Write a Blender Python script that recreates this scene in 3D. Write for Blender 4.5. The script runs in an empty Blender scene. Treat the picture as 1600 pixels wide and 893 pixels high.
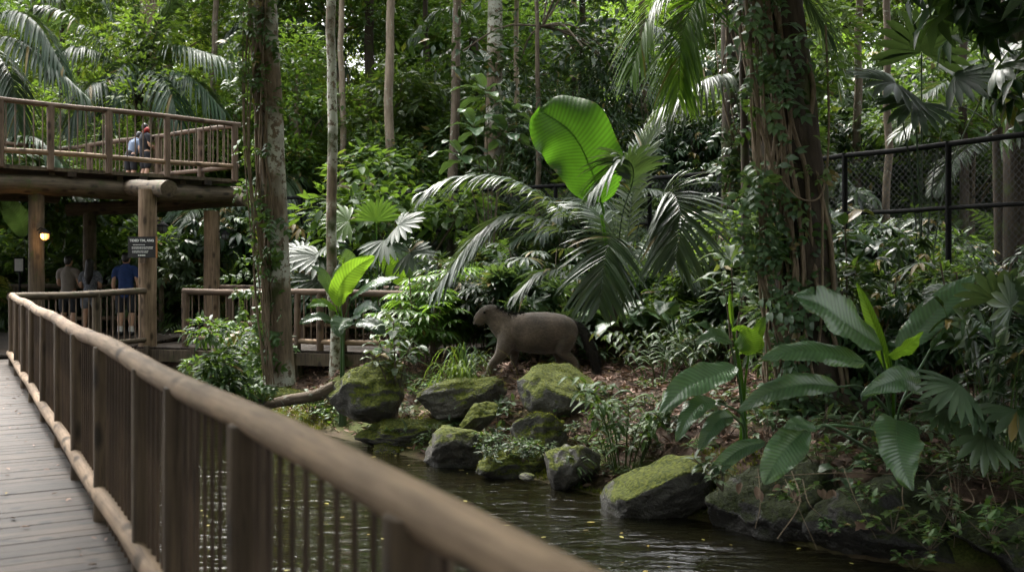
import bpy, math, random
import numpy as np
from mathutils import Vector, Matrix
PI = math.pi
R_ = np.random.default_rng
F, HY, EYE = 1555.0, 415.0, 1.53
scn = bpy.context.scene
COL = scn.collection

def P(px, py, d):
    return np.array([(px - 800) / F * d, d, EYE - (py - HY) / F * d])
def G(px, d):
    x = (px - 800) / F * d
    return np.array([x, d, float(ground_z(x, d))])

# ------------------------------------------------------------------ mesh builder
class MB:
    def __init__(s):
        s.v, s.fl, s.fs, s.t, s.c, s.n = [], [], [], [], [], 0
    def add(s, v, faces, tint=0.5, tc=None):
        v = np.asarray(v, float).reshape(-1, 3); m = len(v)
        s.v.append(v)
        if isinstance(faces, np.ndarray):
            s.fl.append((faces + s.n).ravel()); s.fs.append(np.full(len(faces), faces.shape[1]))
        else:
            s.fl.append(np.array([i for f in faces for i in f], int) + s.n); s.fs.append(np.array([len(f) for f in faces], int))
        s.t.append(np.broadcast_to(np.asarray(tint, float), (m,)))
        s.c.append(v.copy() if tc is None else np.asarray(tc, float).reshape(-1, 3))
        s.n += m
    def build(s, name, mat, parent=None, smooth=True):
        me = bpy.data.meshes.new(name)
        v = np.concatenate(s.v); fl = np.concatenate(s.fl); fs = np.concatenate(s.fs)
        me.vertices.add(len(v)); me.vertices.foreach_set('co', v.astype(np.float32).ravel())
        me.loops.add(len(fl)); me.loops.foreach_set('vertex_index', fl.astype(np.int32))
        me.polygons.add(len(fs))
        st = np.concatenate([[0], np.cumsum(fs)[:-1]])
        me.polygons.foreach_set('loop_start', st.astype(np.int32))
        me.update(calc_edges=True)
        me.polygons.foreach_set('use_smooth', np.full(len(fs), smooth))
        a = me.attributes.new('tint', 'FLOAT', 'POINT'); a.data.foreach_set('value', np.concatenate(s.t).astype(np.float32))
        a = me.attributes.new('tc', 'FLOAT_VECTOR', 'POINT'); a.data.foreach_set('vector', np.concatenate(s.c).astype(np.float32).ravel())
        me.materials.append(mat)
        o = bpy.data.objects.new(name, me); COL.objects.link(o)
        if parent: o.parent = parent
        return o

def tag(o, label=None, cat=None, group=None, kind=None):
    if label: o['label'] = label
    if cat: o['category'] = cat
    if group: o['group'] = group
    if kind: o['kind'] = kind
    return o
def empty(name, loc=(0, 0, 0), label=None, cat=None, group=None, rz=0, sc=1):
    o = bpy.data.objects.new(name, None); COL.objects.link(o)
    o.location = loc; o.rotation_euler = (0, 0, rz); o.scale = (sc,) * 3
    o.empty_display_size = .1
    return tag(o, label, cat, group)
KIDS = {}
def copy_tree(o, parent=None):
    c = o.copy(); COL.objects.link(c)
    if parent: c.parent = parent
    for ch in o.children: copy_tree(ch, c)
    return c

# ------------------------------------------------------------------ shapes
def nrm(a): 
    a = np.asarray(a, float); l = np.linalg.norm(a, axis=-1, keepdims=True); return a / np.maximum(l, 1e-9)
def bez(pts, n):
    """smooth Catmull-Rom through pts"""
    p = np.asarray(pts, float)
    if len(p) == 2: return p[0] + (p[1] - p[0]) * np.linspace(0, 1, n)[:, None]
    q = np.vstack([2 * p[0] - p[1], p, 2 * p[-1] - p[-2]])
    out = []
    for t in np.linspace(0, len(p) - 1 - 1e-6, n):
        i = int(t); u = t - i; a, b, c, d = q[i:i + 4]
        out.append(.5 * (2 * b + (c - a) * u + (2 * a - 5 * b + 4 * c - d) * u * u + (3 * b - a - 3 * c + d) * u ** 3))
    return np.array(out)
def tube(mb, pts, rad, n=8, tint=.5, cap=True, wob=0, seed=0, flat=1.0):
    p = np.asarray(pts, float); m = len(p)
    rad = np.broadcast_to(np.asarray(rad, float), (m,))
    T = nrm(np.gradient(p, axis=0))
    ref = np.array([0, 0, 1.]) if abs(T[0][2]) < .9 else np.array([1., 0, 0])
    s = nrm(np.cross(T[0], ref)); S = []
    for i in range(m):
        s = s - T[i] * np.dot(s, T[i]); s = nrm(s); S.append(s)
    S = np.array(S); U = np.cross(S, T)
    th = np.arange(n) * 2 * PI / n
    rr = rad[:, None] * np.ones((1, n))
    if wob:
        r = R_(seed); 
        a = r.uniform(-1, 1, (m, n)); rr = rr * (1 + wob * a)
        ph = r.uniform(0, 6.28, 3)
        rr = rr * (1 + wob * .8 * np.sin(2 * th[None] + ph[0] + np.linspace(0, 4, m)[:, None]) + wob * .5 * np.sin(3 * th[None] + ph[1]))
    v = p[:, None] + rr[..., None] * (np.cos(th)[None, :, None] * S[:, None] + np.sin(th)[None, :, None] * flat * U[:, None])
    L = np.concatenate([[0], np.cumsum(np.linalg.norm(np.diff(p, axis=0), axis=1))]) + seed * 1.37
    tc = np.stack([rr * np.cos(th)[None], rr * np.sin(th)[None], L[:, None] * np.ones((1, n))], -1)
    i = np.arange(m - 1)[:, None]; j = np.arange(n)[None]; k = (j + 1) % n
    f = np.stack([i * n + j, i * n + k, (i + 1) * n + k, (i + 1) * n + j], -1).reshape(-1, 4)
    mb.add(v, f, tint, tc)
    if cap:
        for e, sg in ((0, 1), (m - 1, -1)):
            ring = v[e]; 
            tcc = tc[e].copy(); 
            cv = np.vstack([ring, p[e][None] - T[e] * sg * rad[e] * .06])
            mb.add(cv, [((a, n, (a + 1) % n) if sg > 0 else (a, (a + 1) % n, n)) for a in range(n)], tint, np.vstack([tcc, [[0, 0, tcc[0, 2]]]]))
def box(mb, c, size, X=(1, 0, 0), Y=(0, 1, 0), Z=(0, 0, 1), tint=.5):
    X, Y, Z = map(lambda a: np.asarray(a, float), (X, Y, Z)); c = np.asarray(c, float)
    s = np.array([[i, j, k] for i in (-1, 1) for j in (-1, 1) for k in (-1, 1)]) * np.asarray(size) / 2
    v = c + s[:, :1] * X + s[:, 1:2] * Y + s[:, 2:] * Z
    f = np.array([[0, 1, 3, 2], [4, 6, 7, 5], [0, 4, 5, 1], [2, 3, 7, 6], [0, 2, 6, 4], [1, 5, 7, 3]])
    fv = v[f].reshape(-1, 3); tv = (s[f].reshape(-1, 3)) + np.array([c[0] * 1.7, c[1] * 2.3, 0])
    mb.add(fv, np.arange(24).reshape(6, 4), tint, tv)
def ball(mb, c, r, n=10, tint=.5):
    r = np.broadcast_to(np.asarray(r, float), (3,))
    m = n // 2 + 1; ph = np.linspace(.02, PI - .02, m); th = np.arange(n) * 2 * PI / n
    v = np.stack([np.sin(ph)[:, None] * np.cos(th), np.sin(ph)[:, None] * np.sin(th), np.cos(ph)[:, None] * np.ones((1, n))], -1) * r + np.asarray(c)
    i = np.arange(m - 1)[:, None]; j = np.arange(n)[None]; k = (j + 1) % n
    mb.add(v, np.stack([i * n + j, (i + 1) * n + j, (i + 1) * n + k, i * n + k], -1).reshape(-1, 4), tint)
    mb.add(v[0], [tuple(range(n))], tint); mb.add(v[-1], [tuple(range(n))[::-1]], tint)
def noise3(p, seed=0, oct=4):
    r = R_(seed); out = np.zeros(len(p)); a = 1.0; fr = 1.0
    for o in range(oct):
        for k in range(3):
            d = r.normal(size=3); d /= np.linalg.norm(d)
            out += a * np.sin(fr * 2.2 * (p @ d) + r.uniform(0, 6.28)) / 3
        a *= .5; fr *= 2.03
    return out

# ------------------------------------------------------------------ leaf templates: (verts, faces, tc, local tint)
def leaf_fine(w=.4, fold=.1, droop=.2, st=(0, .18, .42, .7, 1.), wd=(.05, .7, 1., .72, 0.)):
    v, f, tc = [], [], []
    for t, q in zip(st, wd):
        z = -droop * t * t
        for s in (-1, 0, 1):
            v.append((s * q * w / 2, t, z + abs(s) * q * fold * w)); tc.append((s * max(q, .05), t, 0))
    for i in range(len(st) - 1):
        a = i * 3; f += [(a, a + 1, a + 4, a + 3), (a + 1, a + 2, a + 5, a + 4)]
    return np.array(v), np.array(f), np.array(tc)
def leaf_quick(w=.42, fold=.12, droop=.15):
    v = np.array([(0, 0, 0), (w / 2, .42, fold * w), (0, 1, -droop), (-w / 2, .42, fold * w), (0, .45, -droop * .2)])
    return v, np.array([(0, 1, 2, 4), (0, 4, 2, 3)]), np.array([(0, 0, 0), (1, .42, 0), (0, 1, 0), (-1, .42, 0), (0, .45, 0)], float)
def frame(d, up):
    y = nrm(d); x = nrm(np.cross(y, up)); z = np.cross(x, y); return x, y, z
def compose(parts):
    """parts: list of (template, pos, dir, up, scale)"""
    V, Fc, C, n = [], [], [], 0
    for (v, f, c), p, d, u, s in parts:
        x, y, z = frame(np.array(d, float), np.array(u, float))
        V.append(np.array(p) + s * (v[:, :1] * x + v[:, 1:2] * y + v[:, 2:] * z)); Fc.append(f + n); C.append(c); n += len(v)
    return np.concatenate(V), np.concatenate(Fc), np.concatenate(C)
def palmate(lf, n=7, span=300, droop=.5, seed=0):
    r = R_(seed); ps = []
    for i in range(n):
        a = math.radians(-span / 2 + span * i / (n - 1)); L = .62 * (1 - .35 * abs(i - (n - 1) / 2) / ((n - 1) / 2)) * r.uniform(.9, 1.1)
        d = (math.sin(a), math.cos(a), -droop * r.uniform(.6, 1.3))
        ps.append((lf, (0, .4, 0), d, (0, 0, 1), L))
    return compose(ps)
def pinnate(lf, pairs=8, ll=.3, droop=.25, seed=0):
    r = R_(seed); ps = []
    for i in range(pairs):
        t = .2 + .75 * i / (pairs - 1)
        for s in (-1, 1):
            ps.append((lf, (0, t, -droop * t * t), (s * .9, .45, -.15 - .2 * r.random()), (0, 0, 1), ll * (1.1 - .5 * abs(t - .5)) * r.uniform(.85, 1.1)))
    ps.append((lf, (0, .95, -droop), (0, 1, -.4), (0, 0, 1), ll))
    return compose(ps)
def rosette(lf, n=9, seed=0, up=.5):
    r = R_(seed); ps = []
    for i in range(n):
        a = 2.4 * i; e = up * (.2 + i / n) * r.uniform(.7, 1.3)
        ps.append((lf, (0, 0, .02 * i), (math.cos(a), math.sin(a), e), (0, 0, 1), r.uniform(.75, 1.05)))
    return compose(ps)
def scatter(mb, tm, pos, d, up, sc, tint):
    v, f, c = tm; N = len(pos); m = len(v)
    x, y, z = frame(d, up); sc = np.broadcast_to(np.asarray(sc, float), (N,))
    V = pos[:, None] + sc[:, None, None] * (v[None, :, :1] * x[:, None] + v[None, :, 1:2] * y[:, None] + v[None, :, 2:] * z[:, None])
    Fc = (f[None] + (np.arange(N) * m)[:, None, None]).reshape(-1, f.shape[1])
    T = np.repeat(np.broadcast_to(np.asarray(tint, float), (N,)), m)
    C = np.broadcast_to(c[None], (N, m, 3)).copy(); C[:, :, 2] = R_(N).random(N)[:, None]
    mb.add(V.reshape(-1, 3), Fc, T, C.reshape(-1, 3))
LQ, LQN, LQW = leaf_quick(), leaf_quick(.26, .15, .3), leaf_quick(.6, .08, .12)
LF, LFN, LFW = leaf_fine(), leaf_fine(.22, .15, .35), leaf_fine(.62, .1, .25, wd=(.3, .9, 1., .62, 0.))

# long organs -----------------------------------------------------------------
def frond(mb, pts, ll=.6, n=46, w=.035, droop=.45, vee=.25, seed=0, start=.22, fwd=.55, tint=None, rach=.014, up=(0, 0, 1), brk=0.0):
    r = R_(seed); p = bez(pts, 60); T = nrm(np.gradient(p, axis=0))
    tube(mb, p[::3], np.linspace(rach, rach * .25, 20), 5, .35)
    up = np.asarray(up, float)
    for i in range(n):
        t = start + (1 - start) * (i + .5) / n; k = t * 59; a = int(k); b = min(a + 1, 59)
        o = p[a] + (p[b] - p[a]) * (k - a); tg = T[a]
        sd = nrm(np.cross(tg, up)); nm = np.cross(sd, tg)
        q = (t - start) / (1 - start); L = ll * (math.sin(PI * min(1, .12 + .86 * q)) ** .55) * r.uniform(.88, 1.08)
        for s in (-1, 1):
            if r.random() < brk: continue
            d = nrm(tg * (fwd + .7 * q) + s * sd * (1 - .35 * q) + nm * vee * r.uniform(.4, 1.3) + r.normal(size=3) * .05)
            u = np.array([0, .3, .6, .85, 1.]); dr = droop * r.uniform(.7, 1.4)
            c = o + d * L * u[:, None] + np.array([0, 0, -1.]) * (dr * L * u * u)[:, None]
            wd = w * np.array([.5, 1, .85, .5, .05]) * r.uniform(.85, 1.15)
            wv = nrm(np.cross(d, nm * .8 + s * sd * .25 + r.normal(size=3) * .08))
            fold = nm * (wd * .35)[:, None]
            v = np.stack([c - wv * wd[:, None] + fold, c, c + wv * wd[:, None] + fold], 1).reshape(-1, 3)
            f = np.array([(j * 3 + e, j * 3 + 1 + e, j * 3 + 4 + e, j * 3 + 3 + e) for j in range(4) for e in (0, 1)])
            tc = np.stack([np.tile([-1, 0, 1], 5), np.repeat(u, 3), np.full(15, r.random())], -1)
            mb.add(v, f, r.uniform(.2, .8) if tint is None else tint + r.uniform(-.12, .12), tc)
def fan(mb, hub, d, up, R, n=16, span=220, w=None, droop=.3, seed=0, tint=.5, plic=.3):
    r = R_(seed); x, y, z = frame(np.array(d, float), np.array(up, float)); hub = np.asarray(hub, float)
    for i in range(n):
        a = math.radians(-span / 2 + span * (i + .5) / n + r.uniform(-2, 2)); dd = math.sin(a) * x + math.cos(a) * y
        L = R * r.uniform(.9, 1.06) * (1 - .12 * abs(i / n - .5)); ww = (w or R * math.radians(span / n) * .33)
        u = np.array([.02, .3, .6, .85, 1.]); wd = ww * np.array([.06, .55, 1., .75, .12]); sdv = math.cos(a) * x - math.sin(a) * y
        c = hub + dd * L * u[:, None] - np.array([0, 0, 1.]) * (droop * L * u ** 2.5 * r.uniform(.6, 1.4))[:, None]
        e = z * (wd * plic)[:, None]
        v = np.stack([c - sdv * wd[:, None] + e, c, c + sdv * wd[:, None] + e], 1).reshape(-1, 3)
        f = np.array([(j * 3 + k, j * 3 + 1 + k, j * 3 + 4 + k, j * 3 + 3 + k) for j in range(4) for k in (0, 1)])
        mb.add(v, f, tint + r.uniform(-.15, .15), np.stack([np.tile([-1, 0, 1], 5), np.repeat(u, 3), np.full(15, r.random())], -1))
def paddle(mb, pts, W, face, nl=40, nw=7, prof='ell', fold=.25, droop=.12, rip=.012, npl=16, seed=0, tint=.5, rag=.0, skew=1.0, thick=True):
    r = R_(seed); p = bez(pts, nl); T = nrm(np.gradient(p, axis=0)); t = np.linspace(0, 1, nl)
    if prof == 'ell': pf = np.clip(np.sin(PI * np.clip(t, 0, 1) ** .8), 0, 1) ** .62
    elif prof == 'broad': pf = np.clip(1 - np.abs((t - .55) / .46) ** 3.2, 0, 1) ** .5 * (.72 + .28 * t)
    elif prof == 'heart': pf = np.clip(np.sin(PI * np.clip(t * .93 + .07, 0, 1) ** .62), 0, 1) ** .75
    else: pf = np.clip(np.sin(PI * t ** .9), 0, 1) ** .9
    pf[0] = max(pf[0], .03); pf[-1] = .015
    face = nrm(np.asarray(face, float)); sd = nrm(np.cross(T, face)); nm = np.cross(sd, T)
    s = np.linspace(-1, 1, 2 * nw + 1); S, TT = np.meshgrid(s, t)
    wob = 1 + rag * r.normal(size=(nl, 2)); 
    Wd = W * pf[:, None] * np.where(S < 0, wob[:, :1], wob[:, 1:])
    ph = r.uniform(0, 6, 2)
    v = p[:, None] + sd[:, None] * (S * Wd)[..., None] * (1 - fold * .25 * S * S)[..., None]
    h = np.abs(S) * Wd * fold - droop * Wd * S * S
    h = h + rip * np.sin(2 * PI * npl * (TT - .10 * np.abs(S) * skew)) * np.minimum(np.abs(S) * 3, 1)
    h = h + W * .10 * np.sin(7 * TT + ph[0] + S * 2) * np.abs(S) ** 2 + W * .09 * np.sin(19 * TT + ph[1] - S * 3) * np.abs(S) ** 3
    v = v + nm[:, None] * h[..., None]
    tc = np.stack([S, TT, np.full_like(S, r.random())], -1)
    m = 2 * nw + 1; i = np.arange(nl - 1)[:, None]; j = np.arange(m - 1)[None]
    f = np.stack([i * m + j, i * m + j + 1, (i + 1) * m + j + 1, (i + 1) * m + j], -1).reshape(-1, 4)
    if rag:
        keep = np.ones(len(f), bool).reshape(nl - 1, m - 1)
        for k in range(int(4 * rag * 20)):
            a = r.integers(4, nl - 4); sdn = r.random() < .5; dpt = r.integers(1, nw - 1)
            if sdn: keep[a, :dpt] = False
            else: keep[a, m - 1 - dpt:] = False
        f = f[keep.ravel()]
    mb.add(v.reshape(-1, 3), f, tint, tc.reshape(-1, 3))
    # midrib
    mr = max(W * .022, .004)
    tube(mb, p - nm * mr * .4, np.linspace(mr, mr * .3, nl), 5, min(tint + .3, 1), False)

# ------------------------------------------------------------------ materials
def mat(name):
    m = bpy.data.materials.new(name); m.use_nodes = True; nt = m.node_tree; nt.nodes.clear()
    out = nt.nodes.new('ShaderNodeOutputMaterial')
    def N(t, **k):
        n = nt.nodes.new('ShaderNode' + t)
        for a, b in k.items():
            if a.startswith('_'): setattr(n, a[1:], b)
            else:
                key = a.replace('__', ' '); n.inputs[int(key[1:]) if key[0] == 'i' and key[1:].isdigit() else key].default_value = b
        return n
    def Lk(a, b): nt.links.new(a, b)
    return m, N, Lk, out
def rgb(c): return (*c, 1)
def ramp(N, stops):
    n = N('ValToRGB'); e = n.color_ramp.elements
    while len(e) < len(stops): e.new(.5)
    for x, (p, c) in zip(e, stops): x.position = p; x.color = rgb(c) if len(c) == 3 else c
    return n
def mixc(N, Lk, fac, a, b, bt='MIX'):
    n = N('Mix', _data_type='RGBA', _blend_type=bt)
    for sock, val in ((n.inputs[0], fac), (n.inputs[6], a), (n.inputs[7], b)):
        if isinstance(val, (int, float)): sock.default_value = val
        elif isinstance(val, tuple): sock.default_value = rgb(val)
        else: Lk(val, sock)
    return n.outputs[2]
def attr(N, name): return N('Attribute', _attribute_name=name)

def leaf_mat(name, dark, light, rough=.48, trans=.42, tcol=None, spec=.30, veins=0, brown=.04, hue=.03):
    m, N, Lk, out = mat(name)
    ti = attr(N, 'tint'); tc = attr(N, 'tc'); oi = N('ObjectInfo')
    c = mixc(N, Lk, ti.outputs['Fac'], dark, light)
    hs = N('HueSaturation'); mr = N('MapRange', i3=.5 - hue, i4=.5 + hue * .6); Lk(oi.outputs['Random'], mr.inputs[0]); Lk(mr.outputs[0], hs.inputs['Hue'])
    mv = N('MapRange', i3=.75, i4=1.2); wn = N('TexWhiteNoise', _noise_dimensions='1D'); Lk(oi.outputs['Random'], wn.inputs['W']); Lk(wn.outputs[0], mv.inputs[0]); Lk(mv.outputs[0], hs.inputs['Value']); Lk(c, hs.inputs['Color'])
    c = hs.outputs[0]
    geo = N('NewGeometry'); 
    # blotchy variation and occasional yellow or brown leaves
    nz = N('TexNoise', Scale=3.5, Detail=2.0); Lk(geo.outputs['Position'], nz.inputs['Vector'])
    nr = ramp(N, [(.3, (.72,) * 3), (.7, (1.2,) * 3)]); Lk(nz.outputs[0], nr.inputs[0])
    c = mixc(N, Lk, 1.0, c, nr.outputs[0], 'MULTIPLY')
    sx = N('SeparateXYZ'); Lk(tc.outputs['Vector'], sx.inputs[0])
    if brown:
        lt = N('Math', _operation='LESS_THAN', i1=brown); Lk(sx.outputs['Z'], lt.inputs[0])
        c = mixc(N, Lk, lt.outputs[0], c, (.14, .10, .025))
    bump = None
    if veins:
        ab = N('Math', _operation='ABSOLUTE'); Lk(sx.outputs['X'], ab.inputs[0])
        a1 = N('Math', _operation='MULTIPLY', i1=-.10); Lk(ab.outputs[0], a1.inputs[0])
        a2 = N('Math', _operation='ADD'); Lk(sx.outputs['Y'], a2.inputs[0]); Lk(a1.outputs[0], a2.inputs[1])
        a3 = N('Math', _operation='MULTIPLY', i1=veins * 2 * PI); Lk(a2.outputs[0], a3.inputs[0])
        a4 = N('Math', _operation='SINE'); Lk(a3.outputs[0], a4.inputs[0])
        a5 = N('Math', _operation='POWER', i1=1.0); a6 = N('MapRange', i1=-1.0, i2=1.0); Lk(a4.outputs[0], a6.inputs[0])
        vr = ramp(N, [(0, (.84,) * 3), (.5, (1,) * 3), (1, (1.14,) * 3)]); Lk(a6.outputs[0], vr.inputs[0])
        c = mixc(N, Lk, 1.0, c, vr.outputs[0], 'MULTIPLY')
        b = N('Bump', Strength=.3, Distance=.006); Lk(a6.outputs[0], b.inputs['Height'])
        n2 = N('TexNoise', Scale=60.0, Detail=3.0); Lk(geo.outputs['Position'], n2.inputs['Vector'])
        b2 = N('Bump', Strength=.15, Distance=.004); Lk(n2.outputs[0], b2.inputs['Height']); Lk(b.outputs[0], b2.inputs['Normal']); bump = b2.outputs[0]
        # edge scorch
        er = ramp(N, [(.93, (0,) * 3), (1.0, (1,) * 3)]); n3 = N('TexNoise', Scale=9.0); Lk(geo.outputs['Position'], n3.inputs['Vector'])
        ad = N('Math', _operation='ADD'); ms = N('MapRange', i1=.35, i2=.75, i3=-.2, i4=.09); Lk(n3.outputs[0], ms.inputs[0]); Lk(ab.outputs[0], ad.inputs[0]); Lk(ms.outputs[0], ad.inputs[1]); Lk(ad.outputs[0], er.inputs[0])
        c = mixc(N, Lk, er.outputs[0], c, (.12, .10, .02))
        vs = N('TexVoronoi', Scale=17.0); Lk(geo.outputs['Position'], vs.inputs['Vector']); vr2 = ramp(N, [(.07, (1,) * 3), (.13, (0,) * 3)]); Lk(vs.outputs['Distance'], vr2.inputs[0])
        c = mixc(N, Lk, vr2.outputs[0], c, (.07, .055, .02))
    p = N('BsdfPrincipled', Roughness=rough); p.inputs['Specular IOR Level'].default_value = spec
    Lk(c, p.inputs['Base Color'])
    if bump: Lk(bump, p.inputs['Normal'])
    t = N('BsdfTranslucent'); tcx = tcol or (min(1, light[0] * 2.2), min(1, light[1] * 1.9), light[2] * .7)
    tm = mixc(N, Lk, .65, c, tcx); 
    if bump and veins: tm = mixc(N, Lk, 1.0, tm, vr.outputs[0], 'MULTIPLY')
    Lk(tm, t.inputs['Color'])
    mx = N('MixShader', Fac=trans); Lk(p.outputs[0], mx.inputs[1]); Lk(t.outputs[0], mx.inputs[2]); Lk(mx.outputs[0], out.inputs[0])
    return m

def wood_mat(name, dark, light, sc=(26, 26, 1.6), rough=.8, moss=0.0, bumpd=.006):
    m, N, Lk, out = mat(name)
    tc = attr(N, 'tc'); ti = attr(N, 'tint'); geo = N('NewGeometry')
    mp = N('Mapping'); mp.inputs['Scale'].default_value = sc; Lk(tc.outputs['Vector'], mp.inputs[0])
    n1 = N('TexNoise', Scale=1.0, Detail=6.0, Roughness=.65); Lk(mp.outputs[0], n1.inputs['Vector'])
    n2 = N('TexNoise', Scale=2.2, Detail=3.0); Lk(geo.outputs['Position'], n2.inputs['Vector'])
    r1 = ramp(N, [(.3, dark), (.52, tuple((a + b) / 2 for a, b in zip(dark, light))), (.75, light)]); Lk(n1.outputs[0], r1.inputs[0])
    r2 = ramp(N, [(.3, (.62,) * 3), (.72, (1.15,) * 3)]); Lk(n2.outputs[0], r2.inputs[0])
    c = mixc(N, Lk, 1.0, r1.outputs[0], r2.outputs[0], 'MULTIPLY')
    tr = ramp(N, [(0, (.6, .58, .56)), (1, (1.3, 1.28, 1.26))]); Lk(ti.outputs['Fac'], tr.inputs[0])
    c = mixc(N, Lk, 1.0, c, tr.outputs[0], 'MULTIPLY')
    # knots
    mk = N('Mapping'); mk.inputs['Scale'].default_value = (6, 6, 2.9); Lk(tc.outputs['Vector'], mk.inputs[0])
    vo = N('TexVoronoi', Scale=1.0); Lk(mk.outputs[0], vo.inputs['Vector'])
    kr = ramp(N, [(.14, (1,) * 3), (.31, (0,) * 3)]); Lk(vo.outputs['Distance'], kr.inputs[0])
    c = mixc(N, Lk, kr.outputs[0], c, tuple(a * .45 for a in dark))
    mc_ = N('Mapping'); mc_.inputs['Scale'].default_value = (sc[0] * 1.5, sc[1] * 1.5, sc[2] * .5); Lk(tc.outputs['Vector'], mc_.inputs[0])
    nc = N('TexNoise', Scale=1.0, Detail=2.0, Distortion=.4); Lk(mc_.outputs[0], nc.inputs['Vector'])
    cr = ramp(N, [(.485, (0,) * 3), (.5, (1,) * 3), (.515, (0,) * 3)]); Lk(nc.outputs[0], cr.inputs[0])
    cf = N('Math', _operation='MULTIPLY', i1=.75); Lk(cr.outputs[0], cf.inputs[0])
    c = mixc(N, Lk, cf.outputs[0], c, tuple(a * .35 for a in dark))
    if moss:
        n3 = N('TexNoise', Scale=4.0, Detail=5.0); Lk(geo.outputs['Position'], n3.inputs['Vector'])
        r3 = ramp(N, [(.62 - moss * .25, (0,) * 3), (.75 - moss * .2, (1,) * 3)]); Lk(n3.outputs[0], r3.inputs[0])
        c = mixc(N, Lk, r3.outputs[0], c, (.045, .055, .018))
    p = N('BsdfPrincipled', Roughness=rough); p.inputs['Specular IOR Level'].default_value = .25; Lk(c, p.inputs['Base Color'])
    b = N('Bump', Strength=.8, Distance=bumpd); Lk(n1.outputs[0], b.inputs['Height']); Lk(b.outputs[0], p.inputs['Normal'])
    Lk(p.outputs[0], out.inputs[0]); return m

def bark_mat(name, base, dark, lichen=(.3, .32, .26), la=.5, moss=.3, sc=(14, 14, 2.5)):
    m, N, Lk, out = mat(name)
    tc = attr(N, 'tc'); geo = N('NewGeometry')
    mp = N('Mapping'); mp.inputs['Scale'].default_value = sc; Lk(tc.outputs['Vector'], mp.inputs[0])
    n1 = N('TexNoise', Scale=1.0, Detail=8.0, Roughness=.7); Lk(mp.outputs[0], n1.inputs['Vector'])
    r1 = ramp(N, [(.33, dark), (.68, base)]); Lk(n1.outputs[0], r1.inputs[0])
    n2 = N('TexNoise', Scale=11.0, Detail=7.0, Roughness=.68); Lk(geo.outputs['Position'], n2.inputs['Vector'])
    r2 = ramp(N, [(.70 - la * .2, (0,) * 3), (.74 - la * .2, (1,) * 3)]); Lk(n2.outputs[0], r2.inputs[0])
    n5 = N('TexNoise', Scale=1.1, Detail=2.0); Lk(geo.outputs['Position'], n5.inputs['Vector'])
    r5 = ramp(N, [(.44, (0,) * 3), (.56, (1,) * 3)]); Lk(n5.outputs[0], r5.inputs[0])
    mm = N('Math', _operation='MULTIPLY'); Lk(r2.outputs[0], mm.inputs[0]); Lk(r5.outputs[0], mm.inputs[1])
    c = mixc(N, Lk, mm.outputs[0], r1.outputs[0], lichen)
    n3 = N('TexNoise', Scale=2.3, Detail=6.0); Lk(geo.outputs['Position'], n3.inputs['Vector'])
    r3 = ramp(N, [(.66 - moss * .3, (0,) * 3), (.78 - moss * .25, (1,) * 3)]); Lk(n3.outputs[0], r3.inputs[0])
    c = mixc(N, Lk, r3.outputs[0], c, (.04, .05, .014))
    p = N('BsdfPrincipled', Roughness=.85); p.inputs['Specular IOR Level'].default_value = .25; Lk(c, p.inputs['Base Color'])
    b = N('Bump', Strength=1.0, Distance=.02); Lk(n1.outputs[0], b.inputs['Height']); Lk(b.outputs[0], p.inputs['Normal'])
    Lk(p.outputs[0], out.inputs[0]); return m

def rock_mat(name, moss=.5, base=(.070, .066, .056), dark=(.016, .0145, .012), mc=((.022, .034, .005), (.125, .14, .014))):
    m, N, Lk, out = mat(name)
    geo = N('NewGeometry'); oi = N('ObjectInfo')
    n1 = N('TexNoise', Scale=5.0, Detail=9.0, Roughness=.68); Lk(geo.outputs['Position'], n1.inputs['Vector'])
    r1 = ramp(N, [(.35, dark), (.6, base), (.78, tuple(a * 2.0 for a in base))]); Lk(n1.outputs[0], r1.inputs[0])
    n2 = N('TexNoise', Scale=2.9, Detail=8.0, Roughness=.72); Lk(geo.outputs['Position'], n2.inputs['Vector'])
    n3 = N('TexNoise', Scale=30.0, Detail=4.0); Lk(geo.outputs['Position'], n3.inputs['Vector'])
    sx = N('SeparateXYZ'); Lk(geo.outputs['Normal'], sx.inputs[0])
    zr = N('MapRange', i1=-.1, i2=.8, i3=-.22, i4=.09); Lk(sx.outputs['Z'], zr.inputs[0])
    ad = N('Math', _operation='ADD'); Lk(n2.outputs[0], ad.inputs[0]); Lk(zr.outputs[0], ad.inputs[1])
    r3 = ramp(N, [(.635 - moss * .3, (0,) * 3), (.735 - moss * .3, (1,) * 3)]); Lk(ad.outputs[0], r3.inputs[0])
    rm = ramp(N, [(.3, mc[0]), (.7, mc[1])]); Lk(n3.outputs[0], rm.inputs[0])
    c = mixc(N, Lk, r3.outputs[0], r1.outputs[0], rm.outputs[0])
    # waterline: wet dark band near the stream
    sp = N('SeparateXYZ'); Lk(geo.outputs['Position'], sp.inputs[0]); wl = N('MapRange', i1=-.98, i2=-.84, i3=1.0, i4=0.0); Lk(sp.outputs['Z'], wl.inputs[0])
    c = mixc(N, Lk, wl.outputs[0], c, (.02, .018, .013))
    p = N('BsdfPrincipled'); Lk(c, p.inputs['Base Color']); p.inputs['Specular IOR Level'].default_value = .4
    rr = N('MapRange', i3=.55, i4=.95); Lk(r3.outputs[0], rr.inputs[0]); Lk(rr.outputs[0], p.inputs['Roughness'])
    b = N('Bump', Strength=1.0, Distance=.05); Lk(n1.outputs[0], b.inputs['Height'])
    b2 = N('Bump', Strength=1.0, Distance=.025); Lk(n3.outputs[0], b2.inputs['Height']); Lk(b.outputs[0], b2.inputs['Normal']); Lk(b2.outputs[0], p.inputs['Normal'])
    Lk(p.outputs[0], out.inputs[0]); return m

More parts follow.
